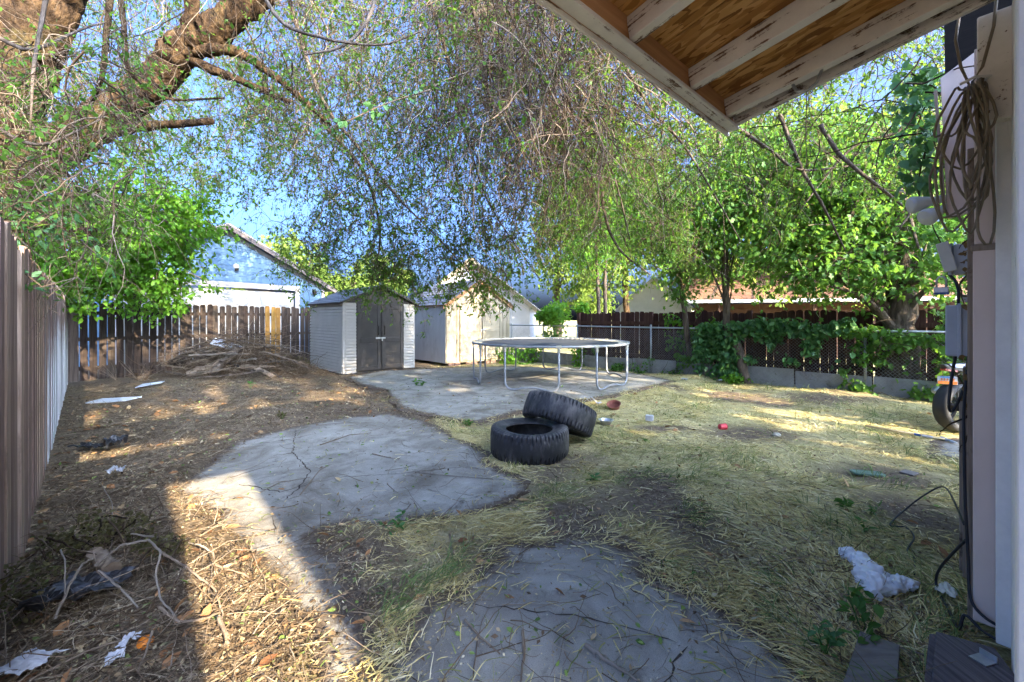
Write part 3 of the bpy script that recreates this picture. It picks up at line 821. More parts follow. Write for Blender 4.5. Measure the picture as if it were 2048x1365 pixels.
for k in range(nr):
    a, b_ = k / nr, (k + 1) / nr + .012
    y0, z0, y1, z1 = run * a, 2.14 + rise * a, run * b_, 2.14 + rise * b_
    nx = 14
    for j in range(nx if k < 9 else 1):
        w_ = BL / (nx if k < 9 else 1); x0 = j * w_ + (.15 if k % 2 else 0) * (nx > 1 and k < 9); x1 = min(BL, x0 + w_ - .008)
        p = [Fb @ Vector(q) for q in ((x0, y0, z0), (x1, y0, z0), (x1, y1, z1), (x0, y1, z1))]
        up = [Fb @ Vector(q) for q in ((x0, y0, z0 + .03), (x1, y0, z0 + .03), (x1, y1, z1 + .008), (x0, y1, z1 + .008))]
        MB().hexa(p, up).build('shingle', M['roof_tan'], bh_)
MB().hexa([Fb @ Vector(q) for q in ((0, 0.02, 2.06), (BL, 0.02, 2.06), (BL, run, 2.06 + rise), (0, run, 2.06 + rise))], [Fb @ Vector(q) for q in ((0, 0.02, 2.13), (BL, 0.02, 2.13), (BL, run, 2.13 + rise), (0, run, 2.13 + rise))]).build('roof_deck', M['brown_trim'], bh_)
mb = MB(); mb.box((BL / 2, -.05, 2.06), (BL + .1, .12, .10), Fb).box((BL / 2, -.105, 2.115), (BL + .1, .02, .02), Fb); mb.build('gutter', M['gutter'], bh_, bevel=.01)
for x in (1.2, 4.2, 7.4):
    MB().box((x, .2, 1.0), (.1, .1, 2.0), Fb).build('porch_post', M['red_wall'], bh_)

# ------------------------------------------------------------------ the house on the right, seen along its wall
def peel(name, paint, wood, wood2, stretch, amount=.56, scale=3.0, rnd=0.):
    b = NB(name); v = b.map(stretch); v1 = b.map((1, 1, 1))
    wd = b.ramp(b.noise(b.map(tuple(q * 1.0 for q in stretch)), 1.6, 6, .7), [(.3, wood), (.7, wood2)])
    pc = b.ramp(b.noise(v1, 7, 6, .7), [(.3, tuple(q * .82 for q in paint)), (.7, paint)])
    mk = b.math('ADD', b.math('MULTIPLY', b.noise(v, .55, 8, .75), .55), b.math('MULTIPLY', b.noise(v1, scale, 8, .75), .45))
    f = b.fac(mk, amount, amount + .02)
    c = b.mix(f, pc, wd)
    c = b.mix(b.fac(b.noise(b.map(tuple(q * .6 for q in stretch)), 1.0, 4, .6), .66, .8), c, tuple(q * .5 for q in paint))
    b.bump(b.math('SUBTRACT', b.math('MULTIPLY', b.noise(v, 1.3, 5), .5), f), .5, .003)
    if rnd: c = b.vary(c, rnd)
    return b.done(c, .7, .25)
SX = (2.5, 60, 60); SZ = (60, 60, 2.5)
M['peel_white'] = peel('peel_white', (.82, .78, .72), (.10, .055, .03), (.22, .13, .075), SX, .548, 5)
M['peel_white_old'] = peel('peel_white_old', (.74, .70, .65), (.07, .045, .03), (.16, .11, .08), SX, .51, 5)
M['bare_pine'] = surf('bare_pine', [(.3, (.40, .20, .08)), (.55, (.54, .29, .125)), (.75, (.64, .38, .18))], 1.0, (1.5, 40, 40), .7, .3, .003, .2, stain=((.10, .05, .025), 4.5, .66, .74))
M['post_white'] = peel('post_white', (.82, .80, .76), (.20, .165, .14), (.36, .32, .28), SZ, .585, 7)
M['pink_paint'] = surf('pink_paint', [(.3, (.62, .50, .425)), (.7, (.73, .60, .52))], 3, (1, 1, .6), .75, .25, .002, .25, stain=((.24, .18, .15), 6, .66, .76), bscale=90)
M['old_wood'] = woodz('old_wood', (.16, .115, .08), (.27, .21, .155), (.38, .31, .24), .1, .0, ((.09, .06, .04), 7, .56, .7))
M['attic_shade'] = surf('attic_shade', [(.3, (.006, .005, .004)), (.7, (.014, .011, .009))], 5, (1, 1, 8), .95, .2)  # shade of the attic void put into the colour
b = NB('osb')
vv = b.map((1, 1, 1)); ds = b.n('ShaderNodeTexNoise', Vector=vv, Scale=3.5, Detail=2)
def flakes(rot, sc, seed):
    mp = b.n('ShaderNodeMapping'); mp.inputs['Rotation'].default_value = (0, 0, rot); mp.inputs['Location'].default_value = (seed, seed * .7, 0); mp.inputs['Scale'].default_value = (sc, sc * 3.2, sc)
    b.t.links.new(b.tc.outputs['Object'], mp.inputs[0])
    vo = b.n('ShaderNodeTexVoronoi', Vector=mp.outputs[0], Scale=1.0); vo.inputs['Randomness'].default_value = 1
    sx = b.n('ShaderNodeSeparateColor'); b.t.links.new(vo.outputs['Color'], sx.inputs[0]); return sx.outputs[0], sx.outputs[1]
f1, k1 = flakes(.5, 11, 1.3); f2, k2 = flakes(-.65, 13, 4.1); f3, k3 = flakes(1.45, 12, 7.7)
ff = b.mix(b.fac(k1, .45, .5), b.mix(b.fac(k2, .5, .55), f3, f2), f1)
oc = b.ramp(ff, [(0, (.22, .095, .025)), (.3, (.42, .20, .055)), (.6, (.56, .29, .09)), (.85, (.68, .39, .15)), (1, (.32, .14, .04))])
oc = b.mix(b.fac(b.noise(b.map((1, 1, 1)), 3, 6), .55, .8), oc, (.24, .11, .035))
b.bump(ff, .5, .003)
M['osb'] = b.done(oc, .75, .2)

house = thing('house', 'pink and white house wall with porch roof at the right edge', 'house', hp(2.7, 0, 0))
HR = 9.5; sl_ = math.tan(R(HR))
def rz(n, z0): return z0 + (.93 - n) * sl_
def beam(A, B_, wd, ht, mat, name='rafter', up=(0, 0, 1), bev=.004):
    A = Vector(A); B_ = Vector(B_); L = (B_ - A).length
    mb = MB().box((L / 2, 0, 0), (L, wd, ht)); me = mb.mesh(name, mat)
    o = inst(name, me, house, frame(A, B_ - A, up))
    if bev:
        q = o.modifiers.new('edge', 'BEVEL'); q.width = bev; q.segments = 2
    return o
ZF = 2.50                                                   # underside of the fascia
beam(hp(-.45, .95, ZF + .07), hp(2.50, .95, ZF + .07), .036, .14, M['bare_pine'], 'fascia', bev=.002)
beam(hp(-.45, .972, ZF + .062), hp(2.52, .972, ZF + .062), .012, .165, M['peel_white'], 'fascia_face', bev=.002)
beam(hp(-.45, .935, ZF + .006), hp(2.505, .935, ZF + .006), .055, .018, M['peel_white'], 'fascia_edge', bev=.003)
for b_ in (-.2, .38, .95, 1.447, 1.966, 2.385):
    beam(hp(b_, .93, ZF + .078), hp(b_, -1.15, rz(-1.15, ZF + .078)), .052, .098, M['peel_white'], 'rafter', bev=.004)
beam(hp(2.478, .93, ZF + .085), hp(2.478, -.15, rz(-.15, ZF + .085)), .03, .15, M['peel_white_old'], 'rake_board', bev=.004)
for k in range(4):                                          # roof sheathing sheets
    a = -1.6 + k * 1.22 - .36; e = min(a + 1.215, 2.49)
    if a < -.45: a = -.45
    for n0, n1 in ((.94, -.27), (-.275, -1.2)):
        A = hp(a, n0, rz(n0, ZF + .136)); Mx = frame(A, hp(a, n1, rz(n1, ZF + .136)) - A, Vector((0, 0, 1)))
        LL = (hp(a, n1, rz(n1, 0)) - hp(a, n0, rz(n0, 0))).length
        mb = MB().box((LL / 2, 0, 0), (LL - .003, (e - a), .012)); me = mb.mesh('sheathing_sheet', M['osb'])
        inst('sheathing_sheet', me, house, frame(hp((a + e) / 2, n0, rz(n0, ZF + .136)), hp(a, n1, rz(n1, 0)) - hp(a, n0, rz(n0, 0))))
mb = MB(); mb.hexa([hp(-.5, 1.0, rz(1.0, ZF + .15)), hp(2.53, 1.0, rz(1.0, ZF + .15)), hp(2.53, -1.25, rz(-1.25, ZF + .15)), hp(-.5, -1.25, rz(-1.25, ZF + .15))],
                   [hp(-.5, 1.0, rz(1.0, ZF + .175)), hp(2.53, 1.0, rz(1.0, ZF + .175)), hp(2.53, -1.25, rz(-1.25, ZF + .175)), hp(-.5, -1.25, rz(-1.25, ZF + .175))])
mb.build('roof_cover', M['roof_brown'], house)
Fh = Matrix((Vector((BX.x, BX.y, 0)), NX, Vector((0, 0, 1)))).transposed().to_4x4()      # (b, n, z) to world
def hbox(name, b0, b1, n0, n1, z0, z1, mat, parent=None, bevel=.004):
    return MB().box(((b0 + b1) / 2, (n0 + n1) / 2, (z0 + z1) / 2), (b1 - b0, n1 - n0, z1 - z0), Fh).build(name, mat, parent or house, bevel=bevel)
hbox('porch_post', 1.14, 1.25, -.16, -.040, 0, 2.66, M['post_white'], bevel=.008)
hbox('trim_board', 2.42, 2.60, -.22, -.076, .02, 2.66, M['post_white'], bevel=.003)
hbox('trim_edge', 2.60, 2.69, -.20, -.036, .09, 2.6, M['post_white'], bevel=.003)
hbox('corner_post', 2.70, 2.80, -.16, .028, .10, 1.72, M['pink_paint'], bevel=.004)
hbox('corner_post', 2.705, 2.80, -.16, .024, 1.745, 2.6, M['pink_paint'], bevel=.004)
hbox('corner_cap', 2.695, 2.80, -.16, .034, 1.715, 1.742, M['old_wood'])
hbox('corner_strip', 2.81, 2.85, -.1, .046, .05, 2.2, M['old_wood'])
hbox('corner_board', 3.25, 3.36, -.1, .070, .04, 1.16, M['old_wood'])
hbox('corner_board', 3.38, 3.48, -.1, .086, .02, 1.02, M['old_wood'])
hbox('wall', 1.25, 4.45, -.35, -.165, 0.05, 2.75, M['pink_paint'], bevel=0)
hbox('wall', 2.86, 4.45, -.16, .005, 0.05, 2.62, M['pink_paint'], bevel=0)
hbox('side_wall', 4.40, 4.45, -6, -.36, 0, 2.9, M['pink_paint'], bevel=0)
hbox('side_wall', 1.06, 1.14, -6, -1.3, 0, 2.9, M['pink_paint'], bevel=0)
mb = MB(); mb.hexa([hp(3.2, .0, 1.98), hp(3.2, .125, 1.96), hp(3.2, .15, 2.72), hp(3.2, .0, 2.82)], [hp(3.24, .0, 1.98), hp(3.24, .125, 1.96), hp(3.24, .15, 2.72), hp(3.24, .0, 2.82)])
mb.build('gable_board', M['pink_paint'], house, bevel=.003)
MB().box((0, 0, 0), (.04, .012, .66), Fh @ Matrix.Translation((3.19, .150, 2.32)) @ Matrix.Rotation(R(-3), 4, 'X')).build('gable_trim', M['old_wood'], house)
mb = MB(); mb.hexa([hp(3.26, -.1, 2.58), hp(3.26, .135, 2.74), hp(3.26, .14, 3.2), hp(3.26, -.1, 3.2)], [hp(3.3, -.1, 2.58), hp(3.3, .135, 2.74), hp(3.3, .14, 3.2), hp(3.3, -.1, 3.2)]); mb.build('attic_shade_sheet', M['attic_shade'], house)  # near-black sheet standing in for the shade under the roof
hbox('lookout_end', 2.55, 2.62, -.09, .015, 2.22, 2.66, M['peel_white'], bevel=.006)
beam(hp(-.5, -1.1, 2.55), hp(1.2, -1.1, 2.55), .09, .52, M['peel_white'], 'unseen_shade_beam')  # unseen header added over the gap to end the sun strip
# main body of the house and an added unseen wing, behind the camera: they shade the yard
mb = MB(); mb.hexa([hp(1.06, -1.4, 0), hp(4.44, -1.4, 0), hp(4.44, -8, 0), hp(1.06, -8, 0)], [hp(1.06, -1.4, 3.0), hp(4.44, -1.4, 3.0), hp(4.44, -8, 3.0), hp(1.06, -8, 3.0)]); mb.build('body', M['pink_paint'], house)
mb = MB(); mb.add([hp(.92, -1.1, 2.95), hp(4.6, -1.1, 2.95), hp(4.6, -4.7, 3.6), hp(.92, -4.7, 3.6), hp(4.6, -8.3, 2.95), hp(.92, -8.3, 2.95)], [(0, 1, 2, 3), (3, 2, 4, 5), (0, 3, 5), (1, 4, 2), (0, 5, 4, 1)]); mb.build('main_roof', M['roof_brown'], house)
mb = MB(); mb.hexa([hp(-5, -3.2, 0), hp(.32, -3.2, 0), hp(.32, -6, 0), hp(-5, -6, 0)], [hp(-5, -3.2, 3.2), hp(.32, -3.2, 3.2), hp(.32, -6, 3.2), hp(-5, -6, 3.2)]); mb.build('unseen_shade_block', M['pink_paint'], house)  # mass added out of view to bound the left of the sun strip
mb = MB(); mb.add([hp(-5.2, -2.9, 3.15), hp(.34, -2.9, 3.15), hp(.34, -4.6, 3.6), hp(-5.2, -4.6, 3.6), hp(.34, -6.3, 3.15), hp(-5.2, -6.3, 3.15)], [(0, 1, 2, 3), (3, 2, 4, 5), (0, 3, 5), (1, 4, 2), (0, 5, 4, 1)]); mb.build('unseen_shade_block_roof', M['roof_brown'], house)
# ------------------------------------------------------------------ trampoline
M['steel'] = surf('steel', [(.3, (.20, .215, .235)), (.7, (.32, .335, .355))], 9, rough=.5, bump=.08, spec=.4, metal=.35, stain=((.22, .17, .13), 6, .62, .75))
M['mat_black'] = surf('mat_black', [(.3, (.045, .05, .06)), (.7, (.075, .082, .095))], 6, rough=.75, bump=.05, spec=.12, stain=((.16, .15, .13), 2.5, .6, .8))
M['pad_cream'] = surf('pad_cream', [(.3, (.28, .27, .21)), (.7, (.40, .385, .32))], 8, rough=.6, bump=.1)
TC = Vector((.86, 9.42, .03)); TR, TH = 1.76, .86
tr = thing('trampoline', 'round trampoline with bare steel frame and black mat standing on the concrete patio', 'trampoline', TC)
def ta(a, r=TR, z=TH): return TC + Vector((r * math.cos(a), r * math.sin(a), z))
MB().tube([ta(2 * math.pi * k / 72) for k in range(72)], .024, 8, closed=True).build('rim', M['steel'], tr, smooth=True)
mb = MB(); vs = []; n = 72
rad = [0, .4, .8, 1.2, 1.5, 1.55]
for i, r_ in enumerate(rad):
    for k in range(n):
        vs.append(ta(2 * math.pi * k / n, r_, TH - .012 - .045 * (1 - (r_ / 1.55) ** 2)))
fs = [(i * n + k, i * n + (k + 1) % n, (i + 1) * n + (k + 1) % n, (i + 1) * n + k) for i in range(len(rad) - 1) for k in range(n)]
mb.add(vs, fs); mo = mb.build('mat', M['mat_black'], tr, smooth=True); q = mo.modifiers.new('thick', 'SOLIDIFY'); q.thickness = .006
mb = MB()
for k in range(80):
    a = 2 * math.pi * k / 80
    mb.tube([ta(a, 1.54, TH - .012), ta(a, 1.745, TH)], .009, 5, cap=False)
tag(mb.build('springs', M['pad_cream'], tr), kind='stuff')
for k in range(6):
    ac = R(13 + 60 * k); h = R(17.5); pts = []
    a0, a1 = ac - h, ac + h
    p0, p1 = ta(a0, TR - .0, 0), ta(a1, TR - .0, 0)
    def cp(s, z): q = p0.lerp(p1, s); return Vector((q.x, q.y, TC.z + z))
    pts = [cp(0, TH - .02), cp(0, .5), cp(0, .20), cp(.01, .12), cp(.05, .055), cp(.12, .026), cp(.2, .03)]
    pts += [cp(.2 + .6 * j / 8, .03 + .045 * math.sin(math.pi * j / 8)) for j in range(1, 8)]
    pts += [cp(.8, .03), cp(.88, .026), cp(.95, .055), cp(.99, .12), cp(1, .20), cp(1, .5), cp(1, TH - .02)]
    MB().tube(pts, .0205, 8).build('leg', M['steel'], tr, smooth=True)
    for a in (a0, a1):
        MB().tube([ta(a, TR, TH - .11), ta(a, TR, TH - .02)], .03, 8).tube([ta(a - .028, TR, TH), ta(a, TR + .001, TH), ta(a + .028, TR, TH)], .031, 8).build('socket', M['pad_cream'], tr, smooth=True, angle=40)

# ------------------------------------------------------------------ tyres
b = NB('rubber'); v = b.map((1, 1, 1))
c = b.ramp(b.noise(v, 5, 8, .7), [(.3, (.013, .0135, .015)), (.55, (.026, .0265, .029)), (.75, (.06, .058, .057))])
c = b.mix(b.fac(b.noise(v, 16, 7, .75), .62, .72), c, (.085, .078, .072))
c = b.mix(b.fac(b.noise(b.map((1, 1, .5)), 3.2, 7, .7), .5, .72), c, (.15, .138, .125))
b.bump(b.noise(v, 60, 5, .7), .35, .004); M['rubber'] = b.done(c, .55, .45)
def tyre_mesh(name, Ro=.41, wd=.30, Ri=.245, seed=0, lugs=56):
    h = wd / 2; r_ = random.Random(seed)
    # outer profile (r, z, groove weight) from the lower bead round to the upper bead, then inside
    prof = [(Ri, -h * .70, 0), (Ri + .004, -h * .80, 0), (Ri + .02, -h * .84, 0), (Ri + .035, -h * .83, 0), (Ri + .05, -h * .90, 0), (Ri + .09, -h * .98, 0), (Ro - .055, -h, 0), (Ro - .040, -h * .985, .5), (Ro - .016, -h * .93, 1), (Ro - .005, -h * .84, 1),
            (Ro - .001, -h * .70, 1), (Ro, -h * .55, .9), (Ro + .002, -h * .40, .0), (Ro + .003, 0, 0), (Ro + .002, h * .40, .0), (Ro, h * .55, .9), (Ro - .001, h * .70, 1), (Ro - .005, h * .84, 1), (Ro - .016, h * .93, 1),
            (Ro - .040, h * .985, .5), (Ro - .055, h, 0), (Ri + .09, h * .98, 0), (Ri + .05, h * .90, 0), (Ri + .035, h * .83, 0), (Ri + .02, h * .84, 0), (Ri + .004, h * .80, 0), (Ri, h * .70, 0),
            (Ri + .02, h * .62, 0), (Ro - .05, h * .78, 0), (Ro - .022, h * .5, 0), (Ro - .022, -h * .5, 0), (Ro - .05, -h * .78, 0), (Ri + .02, -h * .62, 0)]
    n = lugs * 6; vs = []
    for r0, z0, g in prof:
        for j in range(n):
            a = 2 * math.pi * j / n; ph = j % 6; lug = j // 6
            deep = .020 * g if (ph in (0, 1) or (ph == 2 and lug % 3 == 0)) else 0
            if abs(z0) < h * .6 and g and lug % 2: deep *= .2
            wob = .004 * math.sin(3 * a + seed) + .003 * math.sin(7 * a + 2 * seed)
            k = (r0 - deep + wob) / r0 if r0 > .3 else 1
            vs.append((r0 * k * math.cos(a), r0 * k * math.sin(a), z0 * (1 - deep * .9) + .006 * math.sin(2 * a + seed) * (r0 / Ro)))
    K = len(prof)
    fs = [(i * n + j, i * n + (j + 1) % n, ((i + 1) % K) * n + (j + 1) % n, ((i + 1) % K) * n + j) for i in range(K) for j in range(n)]
    mb = MB(); mb.add(vs, fs); me = mb.mesh(name, M['rubber'], smooth=True); me.set_sharp_from_angle(angle=R(50)); return me
c1 = Vector((.18, 4.32, .149))
o = put('tyre', tyre_mesh('tyre', seed=1), None, c1)
tag(o, 'worn black off-road tyre lying flat on the path, hollow side up', 'tyre', 'pair of old tyres')
o2 = put('tyre', tyre_mesh('tyre', seed=4), None, Vector((.545, 4.74, .318)))
ax = Vector((.70, .71, 0)).normalized(); th = R(27)
up = (Vector((0, 0, 1)) * math.cos(th) + ax * math.sin(th)).normalized()
o2.rotation_euler = up.to_track_quat('Z', 'Y').to_euler()
tag(o2, 'worn black tyre tilted, propped with one side on the other tyre', 'tyre', 'pair of old tyres')

# ------------------------------------------------------------------ motorcycle (its tail shows past the house corner)
M['moto_black'] = surf('moto_black', [(.3, (.018, .019, .022)), (.7, (.035, .036, .04))], 5, rough=.35, bump=.04, spec=.5)
M['moto_tyre'] = surf('moto_tyre', [(.3, (.02, .021, .024)), (.7, (.034, .035, .038))], 9, rough=.6, bump=.2)
M['moto_blue'] = surf('moto_blue', [(.3, (.25, .32, .55)), (.7, (.38, .44, .62))], 4, rough=.3, bump=0, spec=.5)
M['moto_red'] = surf('moto_red', [(.3, (.25, .02, .015)), (.7, (.35, .035, .02))], 6, rough=.25, bump=0, spec=.6)
M['chain_metal'] = surf('chain_metal', [(.3, (.12, .09, .065)), (.7, (.24, .19, .14))], 20, rough=.5, bump=.2, metal=.6)
MW = Vector((5.58, 5.13, .318))
mo = thing('motorcycle', 'dark sport motorcycle whose rear wheel and tail show past the house corner', 'motorcycle', Vector((MW.x, MW.y, 0)))
fx = Vector((.985, .17, 0)).normalized(); fy = Vector((-fx.y, fx.x, 0))
def mp(x, y, z): return Vector((MW.x, MW.y, 0)) + fx * x + fy * y + Vector((0, 0, z))
def wheel(cx, r_, wd, nm):
    Mx = Matrix((fx, Vector((0, 0, 1)), -fy)).transposed().to_4x4(); Mx.translation = mp(cx, 0, r_ + .003)
    h = wd / 2
    mb = MB(); mb.lathe([(r_ - .085, -h * .8), (r_ - .06, -h), (r_ - .02, -h * .85), (r_ - .004, -h * .4), (r_, 0), (r_ - .004, h * .4), (r_ - .02, h * .85), (r_ - .06, h), (r_ - .085, h * .8)], 48, Mx)
    t = mb.build(nm, M['moto_tyre'], mo, smooth=True)
    mb = MB(); mb.lathe([(r_ - .086, -h * .82), (r_ - .075, -h * .86), (r_ - .10, -h * .6), (r_ - .115, -h * .3), (r_ - .115, h * .3), (r_ - .10, h * .6), (r_ - .075, h * .86), (r_ - .086, h * .82)], 40, Mx)
    mb.lathe([(0, -h * .9), (.05, -h * .9), (.055, 0), (.05, h * .9), (0, h * .9)], 20, Mx)
    mb.build('rim', M['moto_black'], t, smooth=True, angle=40)
    for k in range(5):
        a = R(72 * k + 15)
        for da in (-.12, .12):
            p0 = Mx @ Vector((.045 * math.cos(a), .045 * math.sin(a), 0)); p1 = Mx @ Vector(((r_ - .11) * math.cos(a + da), (r_ - .11) * math.sin(a + da), 0))
            MB().tube([p0, p1], [.013, .010], 6).build('spoke', M['moto_black'], t)
    mb = MB(); mb.lathe([(.065, h * .95), (.105, h * .95), (.105, h * .95 + .006), (.065, h * .95 + .006)], 36, Mx, closed=True); mb.build('sprocket', M['chain_metal'], t)
wheel(0, .315, .17, 'rear_wheel'); wheel(1.40, .30, .12, 'front_wheel')
MB().tube([mp(0, -.11, .32), mp(.25, -.11, .36), mp(.55, -.10, .42)], [.03, .035, .045], 8).tube([mp(0, .11, .32), mp(.55, .10, .42)], [.03, .045], 8).build('swingarm', M['moto_black'], mo, smooth=True)
mb = MB(); mb.hexa([mp(-.22, -.035, .80), mp(.30, -.11, .70), mp(.30, .11, .70), mp(-.22, .035, .80)], [mp(-.26, -.03, .855), mp(.30, -.10, .86), mp(.30, .10, .86), mp(-.26, .03, .855)]); mb.build('tail', M['moto_black'], mo, bevel=.012)
mb = MB(); mb.hexa([mp(-.16, -.055, .825), mp(.05, -.095, .80), mp(.05, -.088, .80), mp(-.16, -.045, .825)], [mp(-.20, -.045, .86), mp(.05, -.09, .868), mp(.05, -.08, .868), mp(-.2, -.035, .86)]); mb.build('tail_panel', M['moto_blue'], mo)
mb = MB(); mb.hexa([mp(-.235, -.03, .775), mp(-.08, -.055, .755), mp(-.08, .055, .755), mp(-.235, .03, .775)], [mp(-.245, -.03, .80), mp(-.08, -.05, .80), mp(-.08, .05, .80), mp(-.245, .03, .80)]); mb.build('tail_light', M['moto_red'], mo, bevel=.006)
MB().tube([mp(.02, 0, .74), mp(-.10, 0, .68), mp(-.155, 0, .62)], .014, 6).build('plate_bracket', M['moto_black'], mo)
PM = frame(mp(-.165, -.0, .655), Vector((.80, -.58, 0)), (.25, .0, 1))
plate = MB().box((0, 0, 0), (.175, .004, .10), PM).build('license_plate', M['white_paint'], mo)
M['plate_blue'] = surf('plate_blue', [(.3, (.13, .30, .60)), (.7, (.22, .42, .70))], 30, rough=.4, bump=0)
M['plate_orange'] = surf('plate_orange', [(.3, (.62, .17, .04)), (.7, (.75, .28, .08))], 30, rough=.4, bump=0)
MB().box((0, -.0035, -.030), (.168, .002, .036), PM).build('plate_band', M['plate_orange'], plate)
MB().box((.0, -.0035, .036), (.12, .002, .022), PM).build('plate_band', M['plate_blue'], plate)
mb = MB()
for x in (-.05, -.025, 0, .03, .055): mb.box((x, -.0036, .008), (.013, .002, .030), PM)
mb.build('plate_print', M['plate_orange'], plate)
mb = MB(); mb.hexa([mp(.25, -.13, .72), mp(.60, -.13, .72), mp(.60, .13, .72), mp(.25, .13, .72)], [mp(.22, -.09, .86), mp(.60, -.12, .80), mp(.60, .12, .80), mp(.22, .09, .86)]); mb.build('seat', M['moto_black'], mo, bevel=.02)
mb = MB(); mb.hexa([mp(.6, -.13, .72), mp(1.02, -.13, .74), mp(1.02, .13, .74), mp(.6, .13, .72)], [mp(.62, -.10, .90), mp(.98, -.10, 1.0), mp(.98, .10, 1.0), mp(.62, .10, .90)]); mb.build('fuel_tank', M['moto_blue'], mo, bevel=.04)
mb = MB(); mb.hexa([mp(.5, -.16, .22), mp(1.0, -.16, .22), mp(1.0, .16, .22), mp(.5, .16, .22)], [mp(.48, -.15, .70), mp(1.05, -.15, .72), mp(1.05, .15, .72), mp(.48, .15, .70)]); mb.build('engine', M['moto_black'], mo, bevel=.03)
for s in (-.1, .1): MB().tube([mp(1.40, s, .30), mp(1.12, s, 1.02)], .025, 8).build('fork', M['metal'], mo, smooth=True)
MB().tube([mp(1.0, -.34, 1.0), mp(1.1, -.2, 1.04), mp(1.1, .2, 1.04), mp(1.0, .34, 1.0)], .014, 6).build('handlebar', M['moto_black'], mo)
mb = MB(); mb.hexa([mp(1.1, -.15, .7), mp(1.5, -.08, .8), mp(1.5, .08, .8), mp(1.1, .15, .7)], [mp(1.08, -.14, 1.08), mp(1.38, -.07, 1.0), mp(1.38, .07, 1.0), mp(1.08, .14, 1.08)]); mb.build('fairing', M['moto_blue'], mo, bevel=.03)
MB().tube([mp(.7, .17, .3), mp(.3, .19, .33), mp(-.05, .2, .5)], [.03, .045, .055], 10).build('exhaust', M['metal'], mo, smooth=True)

# ------------------------------------------------------------------ things on the house wall
M['box_grey'] = surf('box_grey', [(.3, (.36, .39, .42)), (.7, (.46, .49, .52))], 6, rough=.55, bump=.1, stain=((.14, .13, .13), 9, .62, .72), stain2=((.42, .42, .40), 4, .62, .75))
M['box_cream'] = surf('box_cream', [(.3, (.52, .50, .42)), (.7, (.64, .62, .54))], 6, rough=.5, bump=.08, stain=((.2, .15, .1), 20, .68, .74))
M['cable_black'] = surf('cable_black', [(.3, (.014, .015, .018)), (.7, (.03, .031, .035))], 10, rough=.5, bump=.05)
M['cable_tan'] = surf('cable_tan', [(.3, (.16, .13, .085)), (.7, (.26, .215, .15))], 7, rough=.6, bump=.08)
bx = thing('meter_box', 'large grey electrical box on the house wall above the motorcycle', 'electrical box', hp(3.1, .07, 1.36))
hbox('box_body', 3.02, 3.22, .012, .072, 1.235, 1.485, M['box_grey'], bx, .006)
hbox('box_cover', 3.015, 3.225, .0745, .124, 1.232, 1.488, M['box_grey'], bx, .008)
hbox('cover_lip', 3.005, 3.016, .068, .082, 1.225, 1.496, M['box_grey'], bx, .003)
hbox('knockout', 3.06, 3.09, .124, .127, 1.28, 1.32, M['dark_gap'], bx, .002)
ub = thing('outlet_box', 'small grey outlet box with open cream weather cover, high on the wall', 'electrical box', hp(3.3, .1, 1.74))
hbox('box_body', 3.24, 3.36, .045, .105, 1.66, 1.82, M['box_grey'], ub, .006)
hbox('box_cover', 3.235, 3.365, .107, .122, 1.655, 1.825, M['box_grey'], ub, .004)
Mx = Fh @ Matrix.Translation((3.27, .145, 1.835)) @ Matrix.Rotation(R(-12), 4, 'X')
mb = MB().box((0, 0, -.085), (.13, .012, .17), Mx).box((.0, .012, -.085), (.11, .012, .14), Mx); mb.build('open_lid', M['box_cream'], ub, bevel=.008)
MB().box((-.066, .0, -.085), (.01, .05, .16), Mx).build('lid_side', M['box_cream'], ub, bevel=.004)
pl = thing('padlock', 'steel padlock with blue base hanging below the outlet box', 'padlock', hp(3.2, .145, 1.56))
Fp = Fh @ Matrix.Translation((3.2, .146, 1.575))
MB().box((0, 0, 0), (.028, .056, .030), Fp).build('lock_body', M['metal'], pl, bevel=.004)
M['lock_blue'] = surf('lock_blue', [(.3, (.02, .06, .22)), (.7, (.03, .09, .3))], 8, rough=.4, bump=0)
MB().box((0, 0, -.019), (.030, .058, .010), Fp).build('lock_base', M['lock_blue'], pl, bevel=.003)
MB().tube([Fp @ Vector((0, -.018, .012)), Fp @ Vector((0, -.018, .055)), Fp @ Vector((0, -.008, .072)), Fp @ Vector((0, .008, .072)), Fp @ Vector((0, .018, .055)), Fp @ Vector((0, .018, .012))], .0045, 6).build('shackle', M['metal'], pl, smooth=True)
fl = thing('flood_light', 'white twin security floodlight on the gable, beside the hanging cable', 'lamp', hp(3.6, .12, 2.12))
hbox('lamp_base', 3.57, 3.63, .08, .14, 2.05, 2.17, M['white_paint'], fl, .006)
for (p, q) in (((3.60, .13, 2.15), (3.52, .285, 2.12)), ((3.60, .13, 2.10), (3.5, .22, 2.03))):
    A, B_ = Fh @ Vector(p), Fh @ Vector(q); Mx = frame(A, B_ - A)
    Mz = Mx @ Matrix.Rotation(R(90), 4, 'Y'); L = (B_ - A).length
    h = MB().lathe([(0, 0), (.022, .0), (.024, L * .4), (.03, L * .55), (.050, L * .9), (.052, L), (.046, L + .012), (0, L + .022)], 18, Mz).build('lamp_head', M['white_paint'], fl, smooth=True)
    MB().lathe([(.0, L + .023), (.03, L + .018), (.045, L + .013)], 18, Mz).build('lens', M['box_cream'], h, smooth=True)
tagc = MB().box((0, 0, 0), (.004, .05, .035), Fh @ Matrix.Translation((3.05, .045, 1.52)) @ Matrix.Rotation(R(12), 4, 'X')).build('paper_tag', M['box_cream'], None, origin=hp(3.05, .045, 1.5))
tag(tagc, 'small cream tag perched on top of the large grey electrical box', 'tag')
cb = thing('coiled_cable', 'long tan cable coiled in loops and tied, hanging on the white porch corner', 'cable', hp(2.6, .05, 2.4))
r_ = random.Random(5)
